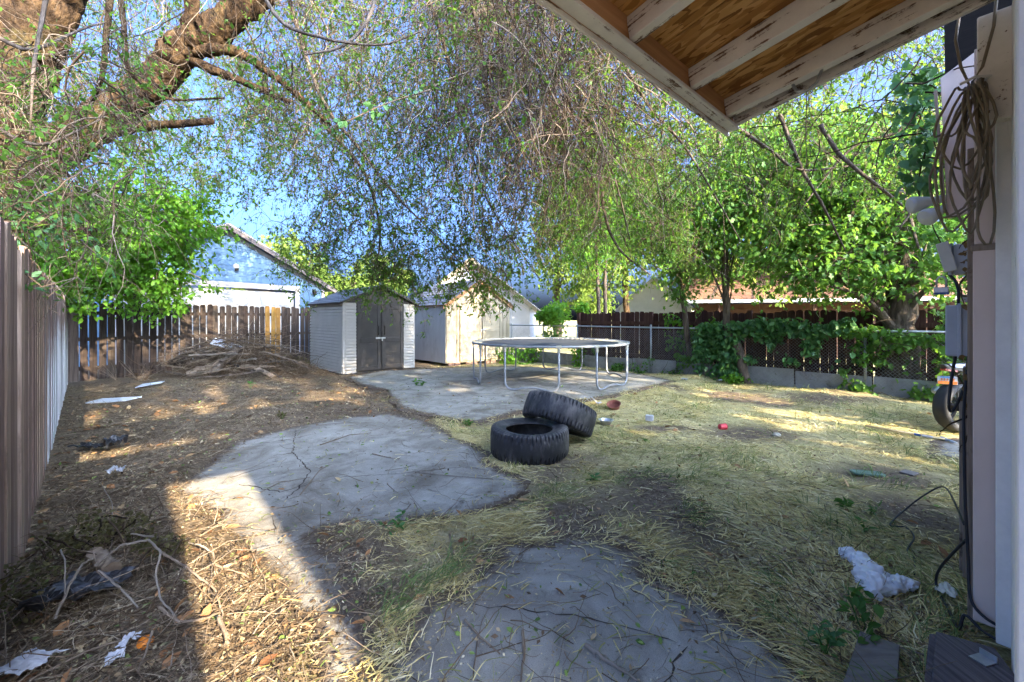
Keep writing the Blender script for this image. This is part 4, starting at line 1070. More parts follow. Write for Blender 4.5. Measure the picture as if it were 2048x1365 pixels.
def loop(b0, n0, ztop, zbot, wid, off):
    pts = []
    for k in range(22):
        a = 2 * math.pi * k / 22
        z = (ztop + zbot) / 2 + (ztop - zbot) / 2 * math.cos(a) + .012 * math.sin(5 * a + n0 * 90)
        w_ = wid * (.25 + .75 * min(1, (ztop - z) / (ztop - zbot) * 1.6)) if True else wid
        n_ = n0 + off * (ztop - z) / (ztop - zbot) + w_ * math.sin(a) + .008 * math.sin(3 * a + zbot * 40)
        pts.append(hp(b0 + .02 * math.sin(2 * a + n0 * 30), n_, z))
    return pts
for i, (n0, zt, zb, wd, off) in enumerate(((.035, 2.385, 1.86, .085, .035), (.03, 2.39, 1.80, .095, .06), (.03, 2.38, 1.92, .06, .0), (.015, 2.385, 1.98, .05, .02), (.06, 2.395, 2.20, .05, .05), (.02, 2.38, 2.06, .07, .05), (.00, 2.385, 1.72, .028, -.01), (.04, 2.37, 1.88, .04, -.03), (.02, 2.38, 1.78, .06, .02), (.01, 2.385, 2.12, .045, .0), (.045, 2.38, 1.84, .075, .05), (.0, 2.38, 1.95, .03, .04))):
    MB().tube(loop(2.575 - i * .008, n0, zt, zb, wd * .9, off * .9), .0048, 7, closed=True).build('cable_loop', M['cable_tan'], cb, smooth=True)
MB().tube([hp(2.56, .06, 2.75), hp(2.56, .075, 2.6), hp(2.56, .06, 2.48), hp(2.56, .035, 2.39), hp(2.55, .0, 2.45), hp(2.55, -.03, 2.6), hp(2.55, -.04, 2.75)], .0055, 7).build('cable_end', M['cable_tan'], cb, smooth=True)
MB().tube([hp(2.50, .06, 2.385), hp(2.48, .02, 2.39), hp(2.50, -.02, 2.385), hp(2.56, .02, 2.375)], .006, 6).build('cable_tie', M['white_paint'], cb)
hk = thing('eave_hook', 'grey U-shaped hook under the last white rafter with a thin cord hanging from it', 'hook', hp(2.385, .55, 2.58))
zz = rz(.6, ZF + .03)
MB().tube([hp(2.385, .62, zz + .0), hp(2.385, .60, zz - .045), hp(2.385, .56, zz - .058), hp(2.385, .52, zz - .035), hp(2.385, .50, zz + .018)], .007, 6).build('hook', M['galv'], hk, smooth=True)
MB().tube([hp(2.385, .56, zz - .05), hp(2.39, .565, zz - .25), hp(2.38, .56, zz - .42), hp(2.39, .60, zz - .5)], .0025, 4).build('cord', M['cable_tan'], hk)
def cable(name, label, pts, r0, mat=None):
    def cr(pts, k=6):
        out = []; p = [Vector(q) for q in pts]; p = [p[0]] + p + [p[-1]]
        for i in range(1, len(p) - 2):
            for j in range(k):
                t = j / k; a, b_, c_, d = p[i - 1], p[i], p[i + 1], p[i + 2]
                out.append(.5 * ((2 * b_) + (c_ - a) * t + (2 * a - 5 * b_ + 4 * c_ - d) * t * t + (3 * b_ - a - 3 * c_ + d) * t ** 3))
        return out + [p[-1]]
    pp = cr(pts)
    o = MB().tube(pp, r0, 7).build(name, mat or M['cable_black'], None, origin=pts[0], smooth=True)
    if label: tag(o, label, 'cable')
    return o, pp
cable('wall_cable', 'thick black cable running down the pink corner from the electrical box to the step', [hp(3.08, .045, 1.26), hp(2.95, .05, 1.15), hp(2.9, .058, 1.0), hp(2.84, .057, .85), hp(2.78, .052, .6), hp(2.74, .042, .35), hp(2.695, .035, .2), hp(2.67, .0, .15), hp(2.66, -.06, .13)], .006)
cable('looped_cable', 'black cable drooping in a short loop under the grey electrical box', [hp(3.08, .09, 1.24), hp(3.05, .105, 1.1), hp(3.03, .112, .98), hp(3.06, .10, .95), hp(3.08, .075, 1.02), hp(3.1, .045, 1.15), hp(3.1, .04, 1.24)], .0065)
cable('conduit_cable', 'black cable arching above the grey electrical box up to the outlet box', [hp(3.2, .085, 1.49), hp(3.2, .083, 1.56), hp(3.22, .095, 1.62), hp(3.25, .12, 1.66), hp(3.27, .12, 1.67)], .007)
def gz(x, y):
    return float(ground_z(np.array([x]), np.array([y]))[0])
def GG(x, y, dz=0.0):
    """a point on the actual ground surface seen at picture x, y"""
    p = G(x, y)
    for _ in range(4): p = G(x, y, gz(p.x, p.y) + dz)
    return p
cable('ground_cable', 'thin black cable looping from the wall across the litter', [hp(2.79, .055, .48), G(1890, 975, .30), G(1850, 990, .18), G(1810, 1020, .08), GG(1780, 1050, .02), GG(1812, 1055, .02), GG(1828, 1075, .03), GG(1815, 1100, .02), GG(1828, 1115, .02), GG(1828, 1150, .0)], .005)
cable('ground_cable', 'doubled black cable hanging in a bight at the foot of the wall', [hp(2.76, .05, .42), G(1885, 1130, .18), GG(1872, 1160, .05), GG(1880, 1190, .02), GG(1895, 1215, .02), hp(2.68, .07, .05), hp(2.66, .05, .13), hp(2.64, .0, .10), hp(2.62, -.06, .09)], .006)

# ------------------------------------------------------------------ step and planks at lower right
M['deck_wood'] = woodz('deck_wood', (.045, .038, .042), (.115, .10, .105), (.19, .17, .175), .1, .0, ((.05, .04, .04), 5, .6, .75), st=(60, 2.5, 60), bump=1.0)
M['plank_grey'] = surf('plank_grey', [(.3, (.13, .115, .105)), (.7, (.21, .19, .175))], 3, (3, 14, 14), .8, .3, stain=((.07, .06, .05), 4, .58, .72))
st = thing('wooden_step', 'weathered grey timber step against the pink house corner', 'step', Vector((1.72, 1.62, 0)))
zs = .10
def stepbox(name, pts, z0, z1):
    mb = MB(); mb.hexa([Vector((*q, z0)) for q in pts], [Vector((*q, z1)) for q in pts]); return mb.build(name, M['deck_wood'], st, bevel=.004)
def gpz(x, y, z): q = G(x, y, z); return (q.x, q.y)
q0, q1, q2, q3 = gpz(1872, 1262, zs), gpz(1990, 1296, zs), gpz(2120, 1470, zs), gpz(1850, 1500, zs)
stepbox('tread_board', [q3, q2, q1, q0], zs - .04, zs)
e0, e1 = Vector((*q0, 0)), Vector((*q3, 0))
stepbox('riser_board', [(q3[0] - .028, q3[1]), (q3[0] + .0, q3[1]), (q0[0], q0[1] - .006), (q0[0] - .028, q0[1])], 0, zs - .01)
br = MB().box((0, 0, .004), (.06, .05, .004), frame(G(1965, 1322, zs), (1, .25, 0))).box((.032, 0, .012), (.004, .05, .03), frame(G(1965, 1322, zs), (1, .25, 0))).build('metal_bracket', M['galv'], None, origin=G(1965, 1322, zs))
tag(br, 'small bent galvanised bracket lying on the timber step', 'bracket')
pk = []
z = .05; pq = [gpz(1720, 1262, z), gpz(1800, 1290, z), gpz(1786, 1480, z), gpz(1648, 1480, z)]
mb = MB(); mb.hexa([Vector((*q, z - .03)) for q in reversed(pq)], [Vector((*q, z)) for q in reversed(pq)])
pkb = mb.build('plank', M['plank_grey'], None, origin=Vector((*pq[0], 0)), bevel=.003)
tag(pkb, 'short broad grey-brown plank lying in the litter beside the step', 'plank')

# ------------------------------------------------------------------ litter and odds and ends
def blob(seed, size, sub=4, amp=.35, folds=7, flat=.5):
    """crumpled sheet-like lump"""
    r_ = np.random.default_rng(seed)
    bm = bmesh.new(); bmesh.ops.create_icosphere(bm, subdivisions=sub, radius=1)
    V = np.array([v.co[:] for v in bm.verts]); Fc = [tuple(v.index for v in f.verts) for f in bm.faces]; bm.free()
    k = np.zeros(len(V))
    for i in range(folds):
        d = nrm(r_.normal(0, 1, 3)); fq = r_.uniform(1.5, 6 if folds < 10 else 13); k += np.abs(np.sin(V @ d * fq + r_.uniform(0, 6))) / fq * 1.6
    k = k / folds * 3
    V = V * (1 - amp + amp * k[:, None] * 2)
    V = V * np.array(size); V[:, 2] = np.where(V[:, 2] < 0, V[:, 2] * flat, V[:, 2])
    return V, Fc
M['plastic_white'] = surf('plastic_white', [(.3, (.62, .63, .64)), (.7, (.76, .77, .78))], 5, rough=.4, bump=.5, spec=.4, stain=((.42, .38, .33), 9, .64, .76))
M['plastic_dark'] = surf('plastic_dark', [(.3, (.012, .013, .016)), (.7, (.03, .032, .038))], 5, rough=.35, bump=.2, spec=.5)
M['paper'] = surf('paper', [(.3, (.36, .37, .39)), (.7, (.48, .49, .51))], 12, rough=.8, bump=.3)
def sheet(seed, size, amp, nx=18, ny=14):
    """torn, folded sheet with a ragged outline"""
    r_ = np.random.default_rng(seed); fo = [(nrm(r_.normal(0, 1, 2)), r_.uniform(1.5, 7), r_.uniform(0, 6)) for _ in range(9)]
    vs = []; ed = r_.uniform(.78, 1.12, 4 * (nx + ny))
    for j in range(ny):
        for i in range(nx):
            u, v = i / (nx - 1) * 2 - 1, j / (ny - 1) * 2 - 1
            k = ed[i + j] if (i in (0, nx - 1) or j in (0, ny - 1)) else 1
            z = sum(abs(math.sin((d[0] * u + d[1] * v) * f + ph)) / f for d, f, ph in fo) * amp
            vs.append(((u + .25 * v * abs(u)) * size[0] * k, v * size[1] * k * (1 - .2 * u), z * size[2]))
    return vs, [(j * nx + i, j * nx + i + 1, (j + 1) * nx + i + 1, (j + 1) * nx + i) for j in range(ny - 1) for i in range(nx - 1)]
def crumple(name, label, cat, px, size, seed, mat, rot=0, amp=.35, sub=3, group=None, flat=.5, smooth=False):
    p = GG(*px); mb = MB(); soft = name in ('paper_scrap', 'plastic_sheet', 'cardboard_scrap')
    V, Fc = sheet(seed, size, .8) if soft else blob(seed, size, max(sub, 4), amp * 1.25, 13, flat)
    mb.add([Matrix.Rotation(R(rot), 3, 'Z') @ Vector(v) + p + Vector((0, 0, .012 if soft else size[2] * .45)) for v in V], Fc)
    o = mb.build(name, mat, None, origin=p, smooth=smooth); tag(o, label, cat, group)
    if soft: q = o.modifiers.new('thick', 'SOLIDIFY'); q.thickness = .0025
    return o
# white bag: one creased skin twisted along the ground
def bag_skin(path, rads, seed, n=56, sub=12):
    r_ = np.random.default_rng(seed); pp = []; rr = []
    for a in range(len(path) - 1):
        for k in range(sub):
            t = k / sub; pp.append(path[a].lerp(path[a + 1], t)); s = t * t * (3 - 2 * t); rr.append((rads[a][0] * (1 - s) + rads[a + 1][0] * s, rads[a][1] * (1 - s) + rads[a + 1][1] * s))
    pp.append(path[-1]); rr.append(rads[-1]); K = len(pp); fr_ = [(r_.integers(1, 4), r_.uniform(-.45, .45), r_.uniform(0, 6), r_.uniform(.05, .13)) for _ in range(4)] + [(r_.integers(4, 9), r_.uniform(-.6, .6), r_.uniform(0, 6), r_.uniform(.03, .07)) for _ in range(5)]
    vs = []
    for i, p in enumerate(pp):
        t = (pp[min(i + 1, K - 1)] - pp[max(i - 1, 0)]).normalized(); u = Vector((-t.y, t.x, 0)).normalized()
        for j in range(n):
            a = 2 * math.pi * j / n; k = 1.0
            for m, tw_, ph, am in fr_: k += am * (1 - 2 * abs(math.sin(m * a * .5 + tw_ * i + ph)))
            vs.append(p + u * (math.cos(a) * rr[i][0] * k) + Vector((0, 0, max(-.01, .035 + math.sin(a) * rr[i][1] * k))))
    fs = [(i * n + j, i * n + (j + 1) % n, (i + 1) * n + (j + 1) % n, (i + 1) * n + j) for i in range(K - 1) for j in range(n)]
    fs += [tuple(reversed(range(n))), tuple(range((K - 1) * n, K * n))]
    return vs, fs
bag = MB()
bag.add(*bag_skin([GG(1678, 1112), GG(1692, 1120), GG(1718, 1132), GG(1738, 1156), GG(1745, 1180), GG(1752, 1204)], [(.012, .015), (.05, .045), (.05, .05), (.065, .06), (.08, .07), (.03, .03)], 5))
bag.add(*bag_skin([GG(1748, 1178), GG(1772, 1186), GG(1796, 1180), GG(1818, 1182), GG(1828, 1190)], [(.04, .05), (.06, .05), (.045, .04), (.05, .04), (.01, .012)], 9))
bo = bag.build('plastic_bag', M['plastic_white'], None, origin=GG(1745, 1180), smooth=True, angle=28); tag(bo, 'crumpled white plastic bag lying on the dry litter near the wall', 'bag')
crumple('plastic_sheet', 'crumpled black plastic sheet half buried in the brush by the left fence', 'plastic sheet', (165, 1215), (.15, .10, .09), 21, M['plastic_dark'], 20, .6, 5)
crumple('plastic_sheet', 'small black plastic scrap by the far part of the left fence', 'plastic sheet', (232, 905), (.10, .07, .09), 23, M['plastic_dark'], 70, .35, 3)
crumple('plastic_sheet', 'flat dark plastic rag beside the small black scrap', 'plastic sheet', (185, 902), (.17, .06, .05), 24, M['plastic_dark'], -5, .35, 3)
crumple('paper_scrap', 'crumpled white paper upright in the litter at the left', 'paper', (233, 958), (.045, .035, .06), 26, M['paper'], 0, .4, 3)
crumple('paper_scrap', 'torn white paper beside the orange peel', 'paper', (258, 1308), (.032, .02, .03), 27, M['paper'], 30, .4, 3)
crumple('paper_scrap', 'white paper scrap at the bottom below the orange peel', 'paper', (230, 1335), (.028, .02, .03), 28, M['paper'], 60, .4, 3)
crumple('paper_scrap', 'pale blue-white sheet in the bottom left corner', 'paper', (50, 1350), (.08, .05, .03), 29, M['paper'], 15, .3, 3)
crumple('paper_scrap', 'small white scrap on the lawn edge beyond the tyres', 'paper', (1198, 812), (.05, .03, .025), 30, M['paper'], 15, .35, 3)
crumple('paper_scrap', 'white scrap by the foot of the vines', 'paper', (1442, 765), (.09, .04, .03), 31, M['paper'], 10, .35, 3)
crumple('paper_scrap', 'blue-grey scrap at the edge of the patio', 'paper', (1369, 765), (.08, .05, .04), 32, M['galv'], 10, .3, 3)
crumple('cardboard_scrap', 'torn cream cardboard piece at the foot of the house wall', 'cardboard', (1895, 1198), (.055, .035, .03), 33, M['box_cream'], 30, .4, 3)
crumple('stone', 'yellowish stone lying on the bare lawn', 'stone', (1553, 873), (.05, .035, .03), 34, M['pad_cream'], 0, .2, 3)
M['orange_peel'] = surf('orange_peel', [(.3, (.55, .15, .01)), (.7, (.70, .22, .02))], 14, rough=.45, bump=.2)
op = GG(292, 1292); mb = MB()
mb.lathe([(.001, .030), (.012, .029), (.022, .022), (.028, .010), (.029, 0), (.027, 0), (.026, .009), (.020, .020), (.011, .027), (.001, .028)], 18, Matrix.Translation(op + Vector((0, 0, .01))) @ Matrix.Rotation(R(35), 4, 'X'))
o = mb.build('orange_peel', M['orange_peel'], None, origin=op, smooth=True); tag(o, 'bright orange half peel in the leaf litter at lower left', 'peel')
M['red_plastic'] = surf('red_plastic', [(.3, (.62, .05, .07)), (.7, (.72, .09, .10))], 5, rough=.4, bump=0)
rp = GG(1446, 860); mb = MB()
mb.lathe([(0, 0), (.030, 0), (.034, .003), (.040, .085), (.043, .09), (.040, .09), (.036, .083), (.031, .006), (0, .004)], 20, frame(rp + Vector((-.045, 0, .04)), (0, .25, 1), (1, .3, .12)))
o = mb.build('plastic_cup', M['red_plastic'], None, origin=rp, smooth=True, angle=40); tag(o, 'small pinkish red cup lying on its side on the bare lawn', 'cup')
M['terracotta'] = surf('terracotta', [(.3, (.16, .05, .035)), (.7, (.24, .085, .06))], 6, rough=.6, bump=.1)
bp = GG(1229, 818); mb = MB()
mb.lathe([(0, .0), (.065, 0), (.088, .04), (.105, .085), (.112, .092), (.10, .088), (.08, .04), (0, .010)], 24, Matrix.Translation(bp) @ Matrix.Rotation(R(-14), 4, 'Y') @ Matrix.Rotation(R(20), 4, 'X'))
o = mb.build('bowl', M['terracotta'], None, origin=bp, smooth=True, angle=40); tag(o, 'dark red plastic bowl tipped on the dry grass behind the tyres', 'bowl')
bp = GG(1212, 851); mb = MB()
mb.lathe([(0, .0), (.055, 0), (.07, .02), (.085, .055), (.105, .058), (.105, .062), (.08, .061), (.066, .024), (0, .008)], 24, Matrix.Translation(bp + Vector((0, 0, .015))))
o = mb.build('bowl', M['metal'], None, origin=bp, smooth=True, angle=40); tag(o, 'small steel dish with a flared rim on the grass right of the tyres', 'bowl')
bp = GG(1299, 842); mb = MB().box((0, 0, .04), (.10, .08, .075), frame(bp, (.9, -.4, 0)))
o = mb.build('foam_block', M['paper'], None, origin=bp, bevel=.006); tag(o, 'white foam block lying on the lawn between the steel dish and the red cup', 'block')
wf = thing('wire_tangle', 'tangle of thin grey wire at the lawn edge behind the leaning tyre', 'wire', GG(1180, 806))
for k in range(4):
    c_ = GG(1165 + 8 * k, 805 + 2 * (k % 2)); mb = MB()
    mb.tube([c_ + Vector((.08 * math.cos(a) + .01 * k, .05 * math.sin(a), .06 + .05 * math.sin(a * 1.5 + k))) for a in np.linspace(0, 6, 22)], .0035, 5); mb.build('wire', M['galv'], wf)
M['green_plastic'] = surf('green_plastic', [(.3, (.10, .17, .13)), (.7, (.15, .235, .185))], 6, rough=.5, bump=.1, stain=((.16, .14, .1), 8, .62, .74))
mp_ = GG(1735, 948, .015); mb = MB(); Fm = frame(mp_, (.98, -.22, 0))
prof = []
for (x, y) in ((-.125, -.055), (.125, -.055), (.125, .055), (-.125, .055)):
    for a in (0, 1, 2):
        aa = math.atan2(y, x); s0 = math.copysign(1, x); s1 = math.copysign(1, y)
        ang = {(1, 1): 0, (-1, 1): 90, (-1, -1): 180, (1, -1): 270}[(int(s0), int(s1))] + a * 45
        prof.append((x - s0 * .03 + .03 * math.cos(R(ang)), y - s1 * .03 + .03 * math.sin(R(ang))))
mb.hexa([Fm @ Vector((x, y, 0)) for x, y in prof], [Fm @ Vector((x, y, .012)) for x, y in prof])
mb.tube([Fm @ Vector((x * .93, y * .88, .013)) for x, y in prof], .003, 5, closed=True)
o = mb.build('plastic_slab', M['green_plastic'], None, origin=mp_); tag(o, 'grey-green oblong plastic cover lying flat on the bare soil near the house', 'plastic cover')
mp_ = GG(1818, 948, .01); mb = MB().box((0, 0, .008), (.12, .10, .016), frame(mp_, (.9, .45, 0)))
o = mb.build('paving_tile', M['plank_grey'], None, origin=mp_, bevel=.003); tag(o, 'small brown-grey tile in the soil right of the green plastic cover', 'tile')
rk = thing('garden_rake', 'long pale wooden handled rake lying on the lawn towards the house', 'rake', GG(1730, 852))
A, B_, C_ = GG(1730, 852, .07), GG(1893, 880, .07), GG(1925, 893, .05)
M['handle_wood'] = surf('handle_wood', [(.3, (.42, .33, .18)), (.7, (.55, .45, .27))], 3, (2, 2, 2), .55, .05)
h = MB().tube([A, A.lerp(B_, .5), B_], .014, 8).build('handle', M['handle_wood'], rk, smooth=True)
MB().tube([A.lerp(B_, .62), A.lerp(B_, .70)], .0146, 8).build('handle_label', M['lock_blue'], h)
MB().tube([A.lerp(B_, .71), A.lerp(B_, .84)], .0147, 8).build('handle_label', M['paper'], h)
hd = (C_ - B_).normalized(); sd = Vector((-hd.y, hd.x, 0))
MB().tube([B_ - hd * .06, B_ + hd * .1], [.018, .022], 8).build('socket', M['box_grey'], rk)
for k in range(9):
    s = (k - 4) / 4
    MB().tube([B_ + hd * .1, B_ + hd * .28 + sd * s * .13, B_ + hd * .42 + sd * s * .2, B_ + hd * .44 + sd * s * .2 - Vector((0, 0, .03))], .005, 4).build('tine', M['box_grey'], rk)
MB().tube([B_ + hd * .3 - sd * .14, B_ + hd * .3 + sd * .14], .006, 5).build('cross_bar', M['box_grey'], rk)

M['board_pale'] = surf('board_pale', [(.3, (.46, .50, .56)), (.7, (.58, .62, .68))], 3, (2, 12, 12), .7, .2, stain=((.36, .31, .26), 5, .6, .74))
M['board_dark'] = surf('board_dark', [(.3, (.035, .032, .032)), (.7, (.075, .07, .068))], 3, (2, 14, 14), .7, .3)
M['stick'] = surf('stick', [(.3, (.11, .078, .052)), (.55, (.20, .15, .105)), (.75, (.30, .24, .18))], 5, (2, 2, 2), .85, .3, stain=((.08, .06, .04), 8, .6, .75))
M['stick_pale'] = surf('stick_pale', [(.3, (.13, .105, .08)), (.7, (.25, .215, .175))], 6, rough=.8, bump=.2, stain=((.24, .18, .13), 7, .62, .75))
def boardq(name, label, pts, th, mat, cat='board'):
    mb = MB(); pts = [Vector(p) for p in pts]; n_ = (pts[1] - pts[0]).cross(pts[2] - pts[0]).normalized()
    if n_.z < 0: pts.reverse(); n_ = -n_
    mb.hexa([p - n_ * th for p in pts], pts); o = mb.build(name, mat, None, origin=pts[0], bevel=.003); tag(o, label, cat); return o
boardq('board', 'pale blue-white board lying flat on the litter near the left fence', [GG(170, 806, .03), GG(250, 801, .03), GG(284, 793, .03), GG(205, 797, .03)], .02, M['board_pale'])
boardq('board', 'short pale board half covered with litter left of the brush pile', [GG(270, 775, .05), GG(322, 766, .07), GG(330, 762, .09), GG(285, 768, .07)], .02, M['board_pale'])
boardq('panel', 'white panel lying tilted on top of the brush pile', [P(420, 687, 10.1), P(468, 701, 10.2), P(490, 691, 10.8), P(430, 676, 10.8)], .02, M['board_pale'], 'panel')
boardq('board', 'dark board sliding off the right end of the brush pile to the ground', [P(458, 727, 9.9), P(567, 757, 9.75), P(582, 756, 9.95), P(478, 729, 10.15)], .03, M['board_dark'])
boardq('board', 'brown board leaning on the dark board at the brush pile', [P(507, 738, 9.8), P(545, 756, 9.7), P(552, 751, 9.75), P(512, 731, 9.85)], .03, M['old_wood'])
# logs and larger branches of the pile by the back fence
def branch(name, label, pts, r0, r1, mat, cat='branch', group=None, side=True):
    pts = [Vector(p) for p in pts]; out = []
    for a, b_ in zip(pts[:-1], pts[1:]):
        for j in range(7): out.append(a.lerp(b_, j / 7))
    out.append(pts[-1]); n = len(out)
    rr = [r0 + (r1 - r0) * i / (n - 1) for i in range(n)]
    o_ = [p + Vector((random.gauss(0, 1), random.gauss(0, 1), random.gauss(0, 1))) * (r0 * .20 if 0 < i < n - 1 else 0) for i, p in enumerate(out)]
    mb = MB().tube(o_, [q * random.uniform(.88, 1.12) for q in rr], 7)
    if side:
        for _ in range(random.randint(2, 4)):
            i = random.randint(2, n - 2); d = Vector((random.gauss(0, 1), random.gauss(0, 1), abs(random.gauss(0, .6)))).normalized(); L = (pts[-1] - pts[0]).length * .16
            mb.tube([o_[i], o_[i] + d * L * .5, o_[i] + d * L + Vector((0, 0, -.02))], [rr[i] * .5, rr[i] * .4, rr[i] * .2], 5)
    o = mb.build(name, mat, None, origin=pts[0], smooth=True, angle=50); tag(o, label, cat, group); return o
branch('log', 'long pale cut log sloping up the front of the brush pile', [P(375, 748, 9.6), P(425, 731, 9.8), P(482, 706, 10.1)], .075, .06, M['stick'], 'log', side=False)
branch('log', 'short thick brown log end pointing down across the long pale log', [P(428, 744, 9.55), P(455, 718, 9.75), P(478, 694, 10.0)], .08, .10, M['bark_grey'], 'log', side=False)
branch('log', 'cut log showing its round end, under the others in the brush pile', [P(412, 722, 9.9), P(380, 727, 10.2)], .07, .07, M['stick'], 'log', side=False)
branch('log', 'pale pole resting across the right end of the brush pile', [P(480, 735, 9.75), P(530, 734, 9.9), P(556, 733, 10.2)], .05, .04, M['stick'], 'log', side=False)
PB = 'branches in the brush pile by the back fence'
rr_ = random.Random(9)
for k in range(44):
    x = rr_.uniform(320, 545); y = rr_.uniform(676, 745); d = rr_.uniform(9.4, 10.9)
    a = P(x, y, d); an = rr_.choice([rr_.uniform(-.5, .5), rr_.uniform(2.6, 3.7)]); L = rr_.uniform(.6, 1.5)
    dr = Vector((math.cos(an) * .8, math.sin(an) * .5, rr_.uniform(-.18, .22))).normalized()
    hmax = .75; p1 = a + dr * L * .5 + Vector((0, 0, rr_.uniform(-.04, .08))); p2 = a + dr * L
    for q in (a, p1, p2): q.z = max(.10, min(q.z, 1.02 - .30 * abs(q.x + 6.7) ** 1.2))
    branch('branch', 'dead branch tangled in the brush pile by the back fence', [a, p1, p2], rr_.uniform(.014, .034), .008, rr_.choice([M['stick'], M['stick_pale'], M['bark_grey']]), 'branch', PB)
# single sticks of the heap in the lower left
FS = [('pale bent stick standing out of the brush in the lower left, forked like an arch', [(110, 1238, .03), (140, 1170, .12), (165, 1128, .19), (186, 1118, .2)], .009, .007, 1),
      ('long pale stick bowed over the middle of the lower left brush heap', [(190, 1132, .14), (240, 1092, .2), (298, 1080, .22), (322, 1105, .2), (311, 1150, .14), (322, 1200, .08), (352, 1232, .03)], .010, .006, 1),
      ('slender straight light stick along the top of the lower left brush heap', [(262, 1068, .14), (330, 1078, .16), (400, 1090, .15), (425, 1105, .12), (429, 1132, .06)], .008, .006, 1),
      ('tall thin white stem curving up at the back of the lower left brush heap', [(221, 1106, .05), (226, 1062, .14), (224, 1005, .25), (201, 966, .33)], .005, .004, 1),
      ('pale stick pointing down right in the front of the brush heap', [(197, 1142, .13), (240, 1176, .13), (276, 1216, .09)], .008, .006, 1),
      ('brown stick winding down the right of the brush heap', [(320, 1104, .17), (366, 1130, .14), (392, 1150, .12), (430, 1180, .08), (446, 1230, .04), (430, 1262, .02)], .009, .006, 0),
      ('brown forked stick reaching from the brush heap onto the sunlit path', [(428, 1130, .09), (490, 1150, .05), (522, 1176, .03), (556, 1196, .02)], .008, .004, 0),
      ('thick dark short stick at the right foot of the brush heap', [(438, 1236, .06), (452, 1270, .05), (456, 1288, .03)], .014, .012, 0),
      ('brown stick lying low along the bottom of the brush heap', [(320, 1215, .06), (360, 1245, .06), (400, 1240, .06), (440, 1225, .05)], .010, .008, 0),
      ('thin pale stick ending in a bend at the left of the brush heap', [(121, 1100, .22), (130, 1120, .22), (129, 1190, .1)], .006, .005, 1),
      ('bare stick crossing the bottom left corner', [(60, 1360, .03), (180, 1300, .05), (300, 1262, .05)], .007, .004, 0),
      ('short stick beside the orange peel', [(305, 1262, .07), (292, 1305, .05), (275, 1345, .03)], .008, .006, 0)]
for lab, pts, r0, r1, pale in FS:
    def lift(x, y, z):
        p = G(x, y, z); return G(x, y, z + max(0, gz(p.x, p.y) - .02))
    branch('stick', lab, [lift(*p) for p in pts], r0 * .62, r1 * .55, M['stick_pale'] if pale else M['stick'], 'stick', 'sticks of the brush heap at lower left', side=pale == 0)
branch('log_stub', 'short cut log stub poking out of the lower left brush heap', [G(188, 1108, .24), G(206, 1122, .24), G(226, 1138, .23)], .030, .033, M['stick'], 'log', side=False)
LS = [((1170, 1290), (1215, 1322), (1275, 1362), .010), ((1045, 1262), (1048, 1310), (1040, 1368), .007), ((930, 1240), (960, 1275), (1000, 1308), .006), ((1135, 1080), (1155, 1090), (1172, 1086), .009), ((1290, 1162), (1345, 1185), (1395, 1202), .006), ((1225, 1076), (1250, 1090), (1255, 1096), .006),
      ((1018, 1098), (1045, 1125), (1082, 1128), .004), ((600, 990), (640, 940), (660, 930), .004), ((905, 1110), (900, 1070), (902, 1052), .008), ((830, 945), (900, 952), (985, 958), .004), ((640, 890), (700, 870), (742, 866), .006), ((745, 908), (775, 915), (800, 918), .005), ((520, 985), (560, 965), (620, 955), .004)]
for i, (a, b_, c_, r0) in enumerate(LS):
    zz = .012 if a[1] > 1060 else .006
    branch('twig', 'loose dry twig lying on the concrete', [G(*a, zz + r0), G(*b_, zz + r0 * 1.5), G(*c_, zz + r0)], r0, r0 * .5, M['stick'] if i % 3 else M['stick_pale'], 'twig', 'loose twigs on the concrete')
# utility wires across the trees on the right
for y0, y1 in ((494, 480), (486, 500)):
    o, _ = cable('utility_wire', 'thin %s wire strung in front of the trees on the right' % ('lower dark' if y0 < y1 else 'upper dark'), [P(1240, y0, 13), P(1450, (y0 + y1) / 2 + 4, 11), P(1700, y1 + 6, 9), P(1960, y1, 7.4)], .004)
# ------------------------------------------------------------------ foliage builders
def leaf_obj(name, C, D, L, W, tmpl, mat, parent, tint=None, flat=.5):
    n = len(C)
    N = nrm(rng.normal(0, 1, (n, 3)) * flat + np.array([0, 0, 1.0]))
    V, Fc, k = leaves_np(C, D, N, L, W, tmpl)
    if tint is None: tint = np.clip(rng.normal(.45, .25, n), 0, 1)
    o = put(name, np_mesh(name, V, Fc, mat, np.repeat(tint, k), origin=tuple(WL[parent])), parent)
    tag(o, kind='stuff'); return o
def twig_obj(name, groups, mat, parent, sides=3):
    Vs, Fs, Ts, base = [], [], [], 0
    for Pn, r0, r1 in groups:
        if len(Pn) == 0: continue
        v, f = tubes_np(Pn, r0, r1, sides); Vs.append(v); Fs.append(f + base); base += len(v)
        Ts.append(np.repeat(np.clip(rng.normal(.45, .28, len(Pn)), 0, 1), Pn.shape[1] * sides))
    o = put(name, np_mesh(name, np.concatenate(Vs), np.concatenate(Fs), mat, np.concatenate(Ts), origin=tuple(WL[parent])), parent)
    tag(o, kind='stuff'); return o
